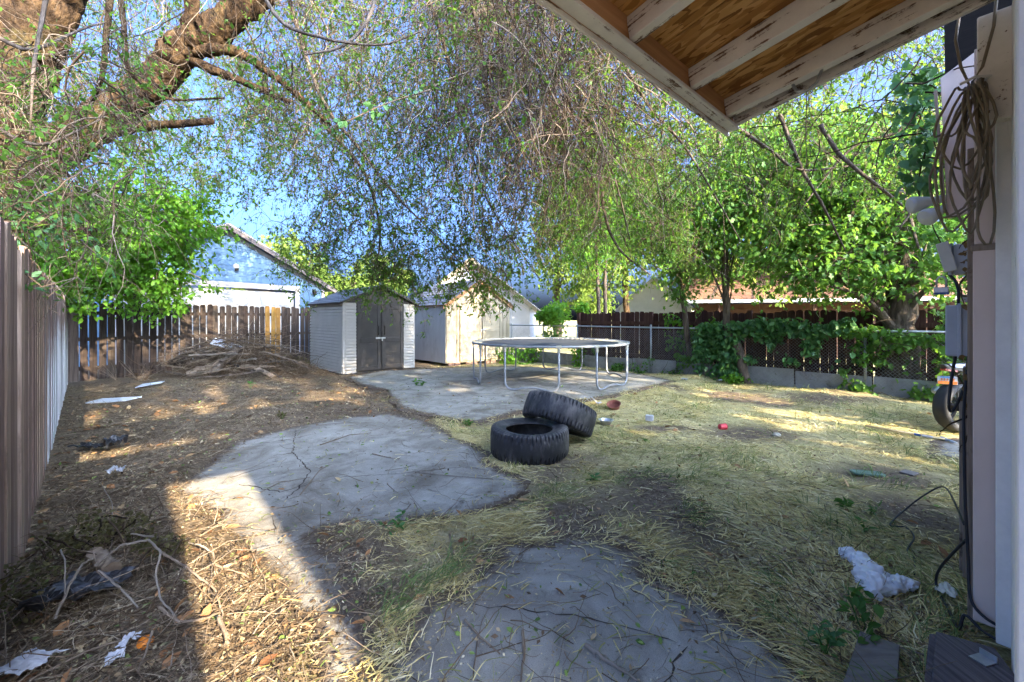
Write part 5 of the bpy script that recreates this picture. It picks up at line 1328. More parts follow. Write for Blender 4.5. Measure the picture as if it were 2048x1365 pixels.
def bent_tube(mb, pts, r0, r1, n=10, sub=6, wob=.12, rough=.0):
    pts = [Vector(p) for p in pts]; out = []
    p = [pts[0] * 2 - pts[1]] + pts + [pts[-1] * 2 - pts[-2]]
    for i in range(1, len(p) - 2):
        for j in range(sub):
            t = j / sub; a, b_, c_, d = p[i - 1], p[i], p[i + 1], p[i + 2]
            out.append(.5 * ((2 * b_) + (c_ - a) * t + (2 * a - 5 * b_ + 4 * c_ - d) * t * t + (3 * b_ - a - 3 * c_ + d) * t ** 3))
    out.append(pts[-1]); K = len(out)
    rs = []
    for i in range(K):
        r_ = (r0 + (r1 - r0) * i / (K - 1)) * random.uniform(1 - wob, 1 + wob)
        out[i] = out[i] + Vector((random.gauss(0, 1), random.gauss(0, 1), random.gauss(0, 1))) * r_ * min(.10, wob); rs.append(r_)
    mb.tube(out, rs, n); return out

def crown_tree(name, label, base, trunk_pts, r0, clusters, n_leaf, lsize, tmpl, mat, barkm, limbs=6, spread=.45, group=None, twigs=140, cat='tree', tint_sh=0., droop=.5):
    """trunk, limbs that reach the leaf clusters, twigs and leaves. clusters: (centre, radii)"""
    t = thing(name, label, cat, base, group)
    mb = MB(); tp = bent_tube(mb, [base] + trunk_pts, r0, r0 * .45, 10)
    tk = mb.build('trunk', barkm, t, smooth=True)
    ends = []
    for c, r in clusters:
        c = Vector(c)
        for _ in range(max(1, limbs)):
            s0 = tp[random.randint(len(tp) // 3, len(tp) - 1)]
            e = c + Vector((random.gauss(0, .5) * r[0], random.gauss(0, .5) * r[1], random.gauss(0, .45) * r[2]))
            md = s0.lerp(e, .5) + Vector((0, 0, .12 * (e - s0).length))
            m2 = MB(); bent_tube(m2, [s0, md, e], r0 * .26, r0 * .05, 6, 5)
            m2.build('limb', barkm, t, smooth=True); ends.append((s0, md, e))
    vol = np.array([r[0] * r[1] * r[2] for c, r in clusters]); vol = vol / vol.sum()
    C_, D_, TI = [], [], []
    gr = []
    for (c, r), f in zip(clusters, vol):
        n = int(n_leaf * f); ns = max(8, int(n / 26))
        sub = nrm(rng.normal(0, 1, (ns, 3))) * (rng.uniform(.15, 1, (ns, 1)) ** .5) * np.array(r) + np.array(c)
        dirs = nrm(rng.normal(0, 1, (ns, 3)) * np.array([1, 1, .5]) + (sub - np.array(c)) / np.array(r))
        st = strands(sub, dirs, rng.uniform(.4, 1.0, ns) * spread * 2, 6, .22, .25)
        gr.append((st, .007 * (1 + lsize * 2), .002))
        pick = rng.integers(0, ns, n); seg = rng.uniform(.2, 5, n); k0 = np.minimum(seg.astype(int), 4); fr_ = (seg - k0)[:, None]
        pos = st[pick, k0] * (1 - fr_) + st[pick, k0 + 1] * fr_ + rng.normal(0, spread * .2, (n, 3))
        dd = nrm(nrm(st[pick, k0 + 1] - st[pick, k0]) * .6 + rng.normal(0, .7, (n, 3)) + np.array([0, 0, -droop]))
        C_.append(pos); D_.append(dd)
        TI.append(np.clip(rng.normal(.45, .2, n) + (rng.normal(0, .22, ns))[pick] + tint_sh, 0, 1))
    C_ = np.concatenate(C_); D_ = np.concatenate(D_); TI = np.concatenate(TI)
    L = lsize * rng.uniform(.4, 1.35, len(C_))
    cr = thing('crown', None, None, WL[t]); cr.parent = t; cr.location = (0, 0, 0); WL[cr] = WL[t].copy()
    twig_obj('twigs', gr, M['dead_twig'], cr)
    leaf_obj('leaves', C_, D_, L, L * .72, tmpl, mat, cr, TI)
    return t

# ------------------------------------------------------------------ the big elm over the yard
BK = bpy.data.textures.new('bark_relief', 'CLOUDS'); BK.noise_scale = .16; BK.noise_depth = 4
BK2 = bpy.data.textures.new('bark_plates', 'VORONOI'); BK2.noise_scale = .09
def rug(o, s=.09):
    for t_, k in ((BK, s), (BK2, s * .55)):
        m = o.modifiers.new('relief', 'DISPLACE'); m.texture = t_; m.texture_coords = 'LOCAL'; m.strength = k; m.mid_level = .5
    return o
elm = thing('elm_tree', 'big old elm with a mossy limb and hanging twigs over the whole yard', 'tree', (-7.6, 4.9, 0))
mb = MB()
bent_tube(mb, [(-7.6, 4.9, -.1), (-7.5, 4.85, 1.2), P(-60, 420, 5.2), P(-20, 300, 5.1), P(30, 150, 4.9), P(95, -10, 4.8), P(170, -190, 4.9)], .46, .26, 22, 16, .03)
rug(mb.build('trunk', M['bark'], elm, smooth=True))
mb = MB(); bent_tube(mb, [P(-70, 425, 5.3), P(50, 345, 5.15), P(150, 275, 5.05), P(250, 205, 5.0), P(308, 165, 4.95), P(372, 92, 4.9), P(440, 52, 4.9), P(530, -25, 4.9), P(680, -150, 5.1)], .235, .14, 22, 16, .025)
limb = rug(mb.build('limb', M['bark'], elm, smooth=True))
def sublimb(pts, r0, r1, n=8, m='bark'):
    mb = MB(); bent_tube(mb, pts, r0, r1, n, 6, .14); return mb.build('branch', M[m], elm, smooth=True)
sublimb([P(372, 95, 4.9), P(380, 40, 4.8), P(392, -40, 4.7)], .10, .07)
sublimb([P(385, 105, 4.9), P(440, 100, 4.85), P(480, 108, 4.9), P(545, 150, 5.1), P(600, 195, 5.4), P(660, 250, 5.8)], .075, .03)
sublimb([P(385, 122, 4.9), P(450, 150, 4.9), P(520, 178, 5.0), P(580, 205, 5.2)], .06, .03)
sublimb([P(130, 285, 5.1), P(230, 262, 5.0), P(330, 250, 4.9), P(425, 243, 4.8)], .08, .035)
sublimb([P(-20, 425, 5.2), P(90, 400, 4.7), P(200, 382, 4.5)], .06, .03)
sublimb([P(-60, 462, 4.0), P(60, 455, 3.8), P(190, 462, 3.7)], .07, .03)
sublimb([P(222, -30, 3.6), P(212, 80, 3.6), P(204, 150, 3.6), P(182, 210, 3.7)], .028, .014, 7)
sublimb([P(240, -30, 3.3), P(250, 90, 3.3), P(258, 140, 3.3), P(300, 180, 3.4), P(350, 200, 3.5), P(450, 196, 3.7)], .022, .008, 7)
# arching branches that carry the hanging twigs of the middle and right
ARCH = [[(560, -60, 5.2), (640, 190, 5.6), (720, 300, 6.2), (800, 400, 6.8), (880, 480, 7.2), (950, 560, 7.6)], [(820, -80, 5.0), (880, 60, 5.4), (915, 210, 5.9), (950, 330, 6.3), (985, 420, 6.6), (1080, 560, 7.2)],
        [(930, -60, 4.4), (965, 110, 4.8), (980, 200, 5.2), (1010, 270, 5.6), (1030, 340, 6.0)], [(1100, -30, 4.2), (1150, 40, 4.0), (1240, 110, 3.9), (1330, 190, 3.8)], [(1020, -60, 4.8), (1110, 60, 5.0), (1180, 250, 5.2), (1230, 360, 5.6), (1260, 480, 6.0)],
        [(1180, 10, 4.6), (1290, 200, 4.8), (1380, 310, 5.0), (1480, 480, 5.6)], [(1640, 250, 3.9), (1680, 310, 3.9), (1740, 360, 3.9), (1790, 400, 4.0), (1818, 425, 4.0), (1800, 455, 4.0)], [(1560, 230, 4.6), (1600, 330, 4.6), (1650, 420, 4.7), (1690, 500, 4.9)],
        [(1450, 240, 4.4), (1540, 300, 4.5), (1600, 340, 4.6), (1720, 330, 4.7)], [(760, -60, 4.0), (740, 30, 3.8), (690, 90, 3.7), (610, 110, 3.6)], [(500, -60, 3.4), (560, 40, 3.3), (640, 75, 3.3), (760, 90, 3.4), (850, 60, 3.5)], [(640, 240, 6.4), (730, 350, 7.0), (760, 470, 7.6), (745, 560, 8.0)],
        [(1195, 300, 6.2), (1210, 430, 6.5), (1240, 500, 6.8), (1300, 550, 7.0)], [(1860, 180, 5.0), (1800, 260, 5.2), (1700, 300, 5.4), (1600, 420, 5.6)], [(-30, 60, 3.0), (60, 100, 3.0), (160, 60, 3.1), (210, 45, 3.2)], [(100, -40, 3.0), (70, 120, 2.9), (60, 260, 2.9)], [(-20, 250, 2.7), (80, 290, 2.8), (200, 240, 3.0)]]
arch_pts = []
for a in ARCH:
    pts = [P(*q) for q in a]; mb = MB(); r_ = .022 * a[0][2] / 4
    out = bent_tube(mb, pts, r_, r_ * .35, 6, 6, .1); mb.build('branch', M['bark_grey'], elm, smooth=True); arch_pts += out
# hanging shoots
REG = [  # n, x range, y range, depth range, length range, sideways, leaves per side twig, leaf size, lowest height
    (600, (860, 1270), (-330, 220), (4.2, 8.5), (1.2, 2.8), .40, 4.0, .052, 1.6),
    (300, (620, 1180), (-100, 330), (5.0, 9.0), (1.0, 2.4), .55, 4.0, .055, 1.9),
    (360, (520, 920), (-330, 240), (4.6, 8.5), (1.2, 3.0), .45, 5.0, .056, 2.4),
    (60, (-60, 600), (-330, 220), (3.6, 4.8), (.7, 1.6), .6, 4.0, .042, 2.2),
    (340, (-60, 600), (-330, 220), (5.8, 9.2), (.9, 2.2), .6, 8.0, .048, 2.6),
    (330, (960, 1260), (-140, 300), (3.6, 6.2), (.8, 1.9), .6, .8, .036, 1.9),
    (190, (650, 1000), (330, 530), (6.8, 8.6), (.7, 1.5), .5, 8.5, .054, 1.2),
    (48, (890, 1040), (450, 560), (7.6, 8.8), (.6, 1.1), .3, 14.0, .056, .95),
    (34, (720, 830), (470, 560), (7.2, 8.6), (.4, .8), .35, 13.0, .058, 1.35),
    (330, (1130, 1900), (-150, 280), (3.8, 7.0), (.8, 1.8), .6, 9.0, .052, 1.6),
    (420, (60, 1350), (-120, 400), (9.0, 12.5), (.9, 2.2), .50, 10.0, .062, 3.4),
    (125, (-80, 280), (60, 430), (2.6, 4.2), (.4, 1.0), .8, 5.5, .046, 1.6),
    (40, (560, 720), (420, 540), (7.0, 8.5), (.4, .8), .5, 10.0, .050, 2.0),
    (260, (230, 800), (120, 360), (9.0, 12.0), (.6, 1.4), .6, 11.0, .062, 3.9),
    (240, (1000, 1420), (200, 470), (6.0, 9.0), (.6, 1.4), .6, 9.5, .050, 1.6),
    (110, (-200, 1300), (-700, -120), (7.5, 12.0), (.8, 2.0), .6, 14.0, .075, 3),
]
tw, LC, LD, LS_, LT = [], [], [], [], []
def px_pts(xs, ys, ds):
    return np.stack([(xs - 1024) / F * ds, ds, EYE - (ys - HZ) / F * ds], -1)
for n, xr, yr, dr, lr, side, lpt, ls, zmin in REG:
    S0 = px_pts(rng.uniform(*xr, n), rng.uniform(*yr, n), rng.uniform(*dr, n))
    D0 = nrm(np.concatenate([rng.normal(0, side + .3, (n, 2)), rng.uniform(-1.2, .1, (n, 1))], 1))
    ln = rng.uniform(*lr, n)
    ln = np.clip(ln, .25, np.maximum(.25, S0[:, 2] - zmin))
    st = strands(S0, D0, ln, 13, .16, .26)
    tw.append((st, rng.uniform(.004, .0085, n), .0016))
    # side twigs
    m = n * 8; pk = rng.integers(0, n, m); kk = rng.integers(1, 12, m)
    s0 = st[pk, kk]; d0 = nrm(nrm(st[pk, kk + 0] - st[pk, kk - 1]) * .5 + rng.normal(0, .6, (m, 3)))
    sd = strands(s0, d0, rng.uniform(.18, .62, m), 6, .16, .24)
    tw.append((sd, rng.uniform(.0022, .0042, m), .001))
    m3 = int(m * 1.5); pk = rng.integers(0, m, m3); kk = rng.integers(1, 5, m3)
    s3 = strands(sd[pk, kk], nrm(rng.normal(0, 1, (m3, 3)) + np.array([0, 0, -.4])), rng.uniform(.06, .26, m3), 4, .12, .2)
    tw.append((s3, .0018, .0009))
    nl = int(m * lpt); pk = rng.integers(0, m3, nl); sg = rng.uniform(0, 2.99, nl); k0 = sg.astype(int); f = (sg - k0)[:, None]
    LC.append(s3[pk, k0] * (1 - f) + s3[pk, k0 + 1] * f); LD.append(nrm(nrm(s3[pk, k0 + 1] - s3[pk, k0]) + rng.normal(0, .7, (nl, 3)) + np.array([0, 0, -.4])))
    LS_.append(ls * rng.uniform(.4, 1.3, nl)); LT.append(np.clip(rng.normal(.45, .25, nl) + rng.normal(0, .15, m)[pk % m], 0, 1))
cr = thing('crown', None, None, WL[elm]); cr.parent = elm; cr.location = (0, 0, 0); WL[cr] = WL[elm].copy()
twig_obj('twigs', tw, M['dead_twig'], cr)
LC, LD, LS_, LT = map(np.concatenate, (LC, LD, LS_, LT))
leaf_obj('leaves', LC, LD, LS_, LS_ * .55, OVAL, M['elm_leaf'], cr, LT, .9)
# a leafy low branch close to the camera and one over the left fence
def spray(pts, n, size, tmpl, mat, parent, r0=.006, spread=.06):
    mb = MB(); out = bent_tube(mb, [Vector(p) for p in pts], r0, r0 * .4, 5, 6, .1); mb.build('spray_stem', M['twig'], parent, smooth=True)
    A = np.array([list(p) for p in out]); i = rng.integers(0, len(A) - 1, n); f = rng.uniform(0, 1, (n, 1))
    C = A[i] * (1 - f) + A[i + 1] * f + rng.normal(0, spread * .4, (n, 3)); D = nrm(rng.normal(0, .8, (n, 3)) + nrm(A[i + 1] - A[i]) * .6 + np.array([0, 0, -.3]))
    L = size * rng.uniform(.6, 1.2, n); leaf_obj('spray_leaves', C, D, L, L * .62, tmpl, mat, parent, None, .6)
spray([P(860, 180, 2.9), P(780, 205, 2.8), P(700, 240, 2.75), P(645, 262, 2.7)], 34, .06, HEX, M['vine_leaf'], elm)
spray([P(1010, 340, 3.0), P(950, 380, 3.1)], 12, .05, HEX, M['elm_leaf'], elm)
for k in range(9):
    x = random.uniform(0, 170); y = random.uniform(360, 500)
    spray([P(x - 60, y - 60, 3.0), P(x, y, 2.9), P(x + 60, y + 50, 2.9)], 26, .06, HEX, M['vine_leaf'], elm, .005, .12)
spray([P(40, 540, 2.4), P(85, 575, 2.4), P(100, 590, 2.45)], 14, .05, HEX, M['vine_leaf'], elm, .004)

# ------------------------------------------------------------------ trees along and beyond the fences
BL_ = 'bright_leaf'
crown_tree('box_elder', 'bright green leafy tree leaning over the dark picket fence at the left', Vector((-10.3, 11.2, 0)), [Vector((-10.2, 11.1, 1.5)), Vector((-9.2, 10.2, 2.6)), Vector((-8.2, 9.6, 3.3))], .16,
           [(P(150, 470, 8.2), (1.3, .9, .8)), (P(280, 430, 8.6), (1.2, .9, .75)), (P(300, 520, 8.9), (.9, .8, .7)), (P(120, 560, 8.0), (.7, .6, .45)), (P(370, 425, 9.2), (.6, .7, .4)), (P(310, 590, 9.2), (.6, .45, .3)), (P(200, 540, 8.4), (.9, .6, .5))], 21000, .10, HEX, M[BL_], M['bark_grey'], 3, .4)
crown_tree('street_tree', 'sunlit yellow-green tree right behind the roof of the blue garage', Vector((-17.5, 34, 0)), [Vector((-17.5, 34, 3)), Vector((-17.2, 34, 5.5))], .3, [(P(545, 545, 34), (4.2, 3, 3.0)), (P(640, 585, 34), (2.6, 2.5, 1.8))], 9000, .34, HEX, M['far_leaf'], M['bark_grey'], 3, 1.0, tint_sh=.15)
crown_tree('street_tree', 'lower pale yellow-green tree between the garage roof and the plastic shed', Vector((-13.2, 33, 0)), [Vector((-13.2, 33, 2)), Vector((-13, 33, 4))], .25, [(P(705, 590, 33), (2.4, 2, 1.7)), (P(760, 560, 35), (2.4, 2, 2.2))], 5000, .32, HEX, M['far_leaf'], M['bark_grey'], 3, .9, tint_sh=.2)
crown_tree('background_tree', 'light green tree rising just right of the pale gabled house', Vector((2.2, 20, 0)), [Vector((2.2, 20, 2.5)), Vector((2.1, 20, 4.5))], .22, [(P(1150, 500, 19), (1.7, 1.6, 2.0)), (P(1160, 420, 20), (2.2, 2, 2.0)), (P(1200, 570, 18), (1.5, 1.4, 1.2))], 12000, .17, HEX, M['far_leaf'], M['bark_grey'], 3, .7)
crown_tree('background_tree', 'tall yellow-green tree with a reddish trunk behind the far end of the red fence', Vector((5.1, 18, 0)), [Vector((5.0, 18, 2.5)), Vector((4.95, 18, 5)), Vector((4.8, 18, 7))], .17, [(P(1240, 380, 19), (2.6, 2.2, 2.6)), (P(1290, 500, 18), (1.6, 1.5, 1.2))], 12000, .17, HEX, M['far_leaf'], M['bark'], 3, .7, tint_sh=.1)
crown_tree('background_tree', 'leafy yellow-green tree standing in front of the brown shingled roof', Vector((9.0, 19.5, 0)), [Vector((9, 19.5, 2.5)), Vector((8.8, 19.5, 5.5))], .25, [(P(1400, 430, 18), (2.8, 2.2, 2.4)), (P(1520, 380, 18), (3, 2.2, 2.6)), (P(1640, 430, 20), (3, 2, 2.4)), (P(1700, 540, 16.5), (1.6, 1.2, .8)), (P(1420, 545, 17), (1.3, 1.2, .8))], 18000, .18, HEX, M['far_leaf'], M['bark_grey'], 3, .7)
crown_tree('slender_tree', 'left of a pair of slim dark trunks behind the far end of the red fence', Vector((2.95, 14.0, 0)), [Vector((2.95, 14, 2)), Vector((2.85, 14, 4)), Vector((2.6, 14, 6.5))], .075, [(P(1180, 480, 14), (1.3, 1.1, .9)), (P(1160, 350, 14), (1.4, 1.2, 1.1))], 5500, .10, HEX, M[BL_], M['bark_grey'], 3, .45)
crown_tree('slender_tree', 'right of a pair of slim dark trunks behind the far end of the red fence', Vector((3.2, 14.1, 0)), [Vector((3.2, 14.1, 2)), Vector((3.22, 14.1, 4)), Vector((3.3, 14.1, 6.5))], .085, [(P(1240, 450, 14), (1.3, 1.1, .9)), (P(1250, 330, 14), (1.4, 1.2, 1.1))], 5500, .10, HEX, M[BL_], M['bark_grey'], 3, .45)
b3 = G(1384, 716)
b3 = Vector((4.3, 9.98, 0)) + RN * .25
crown_tree('young_tree', 'thin leaning maple growing between the chain link and the red fence', b3, [P(1376, 690, 9.95), P(1366, 600, 9.9), P(1352, 520, 9.8), P(1330, 470, 9.7), P(1300, 430, 9.6)], .075, [(P(1370, 480, 9.8), (.85, .8, .7)), (P(1300, 430, 9.6), (.9, .8, .7)), (P(1390, 560, 9.7), (.6, .5, .4))], 5200, .10, LOBE, M['maple_leaf'], M['bark_grey'], 3, .35, droop=.7)
b4 = GG(1492, 768)
crown_tree('maple_tree', 'maple with crooked grey trunk rising through the vine at the chain link', b4, [P(1478, 700, b4.y + .12), P(1456, 660, b4.y + .3), P(1452, 600, b4.y + .3), P(1447, 480, b4.y + .3), P(1442, 380, b4.y + .2), P(1436, 260, b4.y)], .095,
           [(P(1420, 400, 9.0), (1.1, .9, .8)), (P(1520, 480, 8.8), (1.0, .8, .55)), (P(1470, 545, 9.2), (.5, .5, .25)), (P(1370, 470, 9.0), (.7, .6, .6)), (P(1500, 330, 9.0), (1.2, 1.0, .8))], 10500, .10, LOBE, M['maple_leaf'], M['bark_grey'], 3, .4, droop=.7)
crown_tree('maple_tree', 'large maple with a thick furrowed trunk behind the chain link at the far right', Vector((7.15, 7.45, 0)), [Vector((7.12, 7.5, .8)), Vector((7.1, 7.5, 1.9)), Vector((7.15, 7.5, 3.0)), Vector((6.9, 7.6, 4.6))], .30,
           [(P(1760, 420, 7.8), (1.3, .9, .9)), (P(1650, 500, 8.0), (1.0, .8, .6)), (P(1600, 545, 7.9), (.6, .5, .25)), (P(1740, 530, 7.4), (.9, .6, .34)), (P(1850, 480, 7.2), (.8, .6, .7)), (P(1700, 330, 8.2), (1.4, 1.1, .9)), (P(1830, 330, 8.0), (1.2, .9, .9)), (P(1560, 400, 8.6), (1.1, .9, .7)), (P(1880, 570, 7.0), (.4, .4, .3)), (P(1680, 575, 7.6), (.5, .5, .15))], 23000, .105, LOBE, M['maple_leaf'], M['bark_grey'], 4, .42, droop=.8)
crown_tree('background_tree', 'dense yellow-green tree filling the gap above the brown roof at right', Vector((13.5, 17, 0)), [Vector((13.5, 17, 2.5)), Vector((13.3, 17, 5))], .3, [(P(1620, 340, 15), (2.8, 2, 2.2)), (P(1780, 400, 14.5), (2.4, 2, 2)), (P(1880, 300, 14), (2.4, 2, 2.4)), (P(1480, 260, 16), (2.6, 2, 1.8)), (P(1570, 560, 13.2), (1.1, .7, .5)), (P(1770, 560, 12.5), (1.4, .7, .6))], 20000, .16, HEX, M['far_leaf'], M['bark_grey'], 3, .6)
# unseen trees added to the right and behind to break up the low sun
for i, (x, y, h, r_) in enumerate(((8.5, -7.2, 11.5, 1.6), (9.8, -4.7, 8.4, 1.9), (8.2, -1.2, 7.0, 1.5), (13.5, 4.6, 7.0, 2.0), (11.3, -2.0, 7.6, 2.0), (12.3, 1.6, 6.6, 2.1), (10.6, -6.6, 8.6, 1.5), (5.5, -9.9, 8.6, 1.9), (3.0, -11.8, 8.6, 1.9))):
    crown_tree('unseen_shade_tree', 'leafy shade tree added out of view behind the house', Vector((x, y, 0)), [Vector((x, y, h * .35)), Vector((x, y, h * .7))], .2, [((x, y, h * (.62 if i else .78)), (r_, r_, h * (.38 if i else .2)))], 1900, .30, HEX, M['maple_leaf'], M['bark_grey'], 2, .6, 'shade trees added out of view behind the house')

# ------------------------------------------------------------------ vines and shrubs
def vine(name, label, fn, n, size, tmpl, mat, cat='vine', stems=14, group=None, L=(.3, 1.0), droopd=.8):
    """leaf mass laid out by fn(count) -> points, with stems among them"""
    C = fn(n); t = thing(name, label, cat, (float(C[:, 0].mean()), float(C[:, 1].mean()), 0.0), group)
    S = fn(stems); st = strands(S, nrm(rng.normal(0, .6, (stems, 3)) + np.array([0, 0, -.6])), rng.uniform(*L, stems), 9, .1, .25)
    st[..., 2] = np.maximum(st[..., 2], .02)
    twig_obj('stems', [(st, .006, .002)], M['dead_twig'], t)
    D = nrm(rng.normal(0, .6, (n, 3)) + np.array([-.35, -.45, -droopd])); Lf = size * rng.uniform(.4, 1.3, n)
    leaf_obj('leaves', C, D, Lf, Lf * .75, tmpl, mat, t, None, .9); return t
def fence_band(ta_, tb_, z0, z1, off0, off1, fall=1.0, holes=0.):
    def fn(n):
        out = []
        while len(out) < n:
            t = random.uniform(ta_, tb_); u = random.random() ** fall; zt = z1 + .16 - .52 * float(vnoise(t, off0 * 7, 1.9, 27)); z = zt - (zt - z0) * u
            q = float(vnoise(t, z, 2.6, 21))
            if random.random() < holes * (1.6 if q < .5 else .2) and z < z1 - .25: continue
            p = clp(t, random.uniform(off0, off1), z); out.append((p.x, p.y, p.z))
        return np.array(out)
    return fn
vine('creeper', 'dark green creeper draped over the chain link in the middle', fence_band(.6, 3.4, .50, 1.36, -.22, .12, 1.0, .62), 2100, .125, HEX, M['vine_leaf'])
vine('creeper', 'dense creeper around the crooked maple trunk down to the ground', fence_band(.5, 1.5, .02, 1.3, -.26, .1, .9, .4), 1150, .115, HEX, M['vine_leaf'])
vine('creeper', 'lighter green broad-leaved climber on the chain link at the far right post', fence_band(3.2, 4.6, .08, 1.35, -.2, .14, 1.0, .6), 950, .11, LOBE, M['maple_leaf'])
vine('creeper', 'climber on the thick trunk and fence end beside the motorcycle', fence_band(4.5, 5.8, .2, 1.75, .0, .35, 1.0, .4), 1100, .115, LOBE, M['maple_leaf'])
vine('creeper', 'small leafy climber on the red fence by the thin leaning maple', fence_band(-.5, .75, .65, 1.55, .35, .6, 1.0, .5), 620, .10, HEX, M[BL_])
vine('creeper', 'low vine at the foot of the thin leaning maple', fence_band(.0, .55, .25, .8, .0, .2, 1.0, .3), 220, .10, LOBE, M[BL_])
ivy_c = hp(3.75, .45, 2.5)
vine('ivy', 'dark ivy hanging from the eave beside the gable of the house', lambda n: np.array([list(hp(3.6 + random.gauss(0, .1), .20 + abs(random.gauss(0, .09)), 2.95 - .72 * random.random() ** 1.3)) for _ in range(n)]), 380, .065, HEX, M['vine_leaf'], 'ivy')
def clump(c, r):
    c = np.array(c); r = np.array(r)
    def fn(n):
        p = nrm(rng.normal(0, 1, (n, 3))) * rng.uniform(.2, 1, (n, 1)) ** .5 * r + c
        p[:, 2] = np.maximum(p[:, 2], .03); return p
    return fn
def clumps(c, r, k=7):
    c = np.array(c); r = np.array(r)
    cs = c + rng.normal(0, .55, (k, 3)) * r; fr_ = rng.uniform(.3, .65, k)
    def fn(n):
        i = rng.integers(0, k, n); p = cs[i] + nrm(rng.normal(0, 1, (n, 3))) * (rng.uniform(.1, 1, (n, 1)) ** .6) * r * fr_[i][:, None]
        p[:, 2] = np.maximum(p[:, 2], .03); return p
    return fn
def shrub(label, px, d, r, n, size, mat=BL_, cat='shrub', tmpl=HEX, group=None):
    c = P(*px, d); vine('shrub', label, clumps(c, r), n, size, tmpl, M[mat], cat, 16, group, (.2, .6), .3)
shrub('bright green shrub hanging over the end of the chain link by the pale house', (1105, 630), 13.4, (.95, .8, .75), 1900, .12)
shrub('low leafy shrub behind the trampoline beside the tan shed', (1050, 715), 13.2, (.9, .5, .45), 900, .10)
shrub('leafy weed bush under the chain link corner post behind the trampoline', (1155, 715), 12.2, (.28, .3, .5), 420, .09)
shrub('small weed bush at the left end of the visible kick boards', (1235, 735), 11.0, (.3, .2, .22), 200, .07, 'weed_leaf', 'weed')
shrub('low weed growing along the kick boards right of the trampoline', (1285, 738), 10.6, (.32, .2, .25), 240, .07, 'weed_leaf', 'weed')
shrub('pale weed sprig against the kick boards near the patio corner', (1345, 745), 10.0, (.22, .15, .14), 120, .06, 'weed_leaf', 'weed')
shrub('weed sprouting under the dense creeper by the crooked maple', (1460, 765), 8.9, (.45, .2, .16), 260, .08, BL_, 'weed')
shrub('grey-green weed clump between the fence and the plastic shed', (590, 722), 11.9, (.35, .3, .22), 380, .06, 'dry_leaf', 'weed')
def sprig(label, px, h, n, size, mat='weed_leaf', spread=.1, k=4, cat='weed', pinnate=False):
    p = GG(*px); t = thing('weed', label, cat, p)
    S0 = np.repeat(np.array([list(p)]), k, 0) + rng.normal(0, .008, (k, 3)); S0[:, 2] = p.z
    st = strands(S0, nrm(rng.normal(0, .35, (k, 3)) + np.array([0, 0, 1.])), rng.uniform(.6, 1, k) * h, 7, -.02, .12)
    twig_obj('stems', [(st, .0028, .0012)], M['weed_leaf'], t)
    i = rng.integers(0, k, n); s = rng.uniform(1.5, 5.99, n); k0 = s.astype(int); f = (s - k0)[:, None]
    C = st[i, k0] * (1 - f) + st[i, np.minimum(k0 + 1, 6)] * f
    D = nrm(rng.normal(0, 1, (n, 3)) * np.array([1, 1, .4]) + np.array([0, 0, .15])); L = size * rng.uniform(.6, 1.2, n)
    leaf_obj('leaves', C + D * .01, D, L, L * .55, HEX, M[mat], t, None, .5); return t
sprig('bright green seedling growing in the concrete joint before the plastic shed', (843, 778), .26, 34, .10)
sprig('dark green weed standing at the near edge of the concrete path', (794, 1062), .15, 26, .055, 'vine_leaf', k=3)
sprig('bright green compound-leaved seedling beside the grey-brown plank', (1722, 1262), .20, 30, .07, k=5)
sprig('dark low weed left of the grey-brown plank', (1655, 1315), .14, 26, .065, 'vine_leaf', k=5)
sprig('tiny weed on the concrete left of the tyres', (815, 948), .09, 9, .035)
sprig('little weed growing against the flat tyre', (1103, 924), .13, 9, .04, k=2)
sprig('small weed in the grass near the flat tyre', (1185, 962), .08, 16, .055, 'vine_leaf')
sprig('low green weed in the joint by the patio edge', (935, 852), .10, 34, .05, k=6)
sprig('small leafy weed in the brown litter left of the path', (565, 838), .10, 40, .05, 'dry_leaf', k=6)
sprig('green sprig in the litter in front of the brush pile', (500, 778), .16, 14, .06, 'vine_leaf', k=3)
sprig('broad-leaved weed patch in the grass below the green plastic cover', (1690, 1020), .08, 22, .06, k=6)
sprig('round-leaved weed in the grass right of the broad-leaved patch', (1745, 1030), .07, 10, .06, k=4)
sprig('small weed below the round-leaved weed', (1725, 1062), .07, 8, .055, k=3)
sprig('leaf pair in the lawn beyond the tyres', (1290, 885), .06, 8, .05, k=3)
def dried(label, c, r, n):
    t = vine('dried_sprig', label, clump(c, r), n, .022, HEX, M['dry_leaf'], 'foliage', 10, None, (.1, .3), .1)
dried('dried grey-green leafy sprig at the back of the lower left brush heap', GG(185, 1068, .12), (.10, .10, .13), 420)
dried('second dried leafy sprig leaning right on the lower left brush heap', GG(262, 1055, .10), (.16, .07, .09), 380)
dried('yellowing leaf cluster on the left of the brush heap', GG(115, 1085, .16), (.10, .07, .05), 160)
dried('yellowish dried leaves hanging on the top sticks of the brush heap', GG(330, 1090, .14), (.16, .06, .05), 220)
dried('grey-green dried weed at the foot of the left fence in the corner', GG(45, 1180, .10), (.16, .14, .14), 420)

vine('dried_ivy', 'dead brown ivy leaves clinging to the house corner between the two electrical boxes', lambda n: np.array([list(hp(3.0 + random.uniform(-.1, .1), .03 + random.uniform(-.02, .035), random.choice([random.uniform(1.47, 1.86), random.uniform(.98, 1.24)]))) for _ in range(n)]), 150, .035, HEX, M['dead_ivy'], 'ivy', 12, None, (.1, .3), .6)
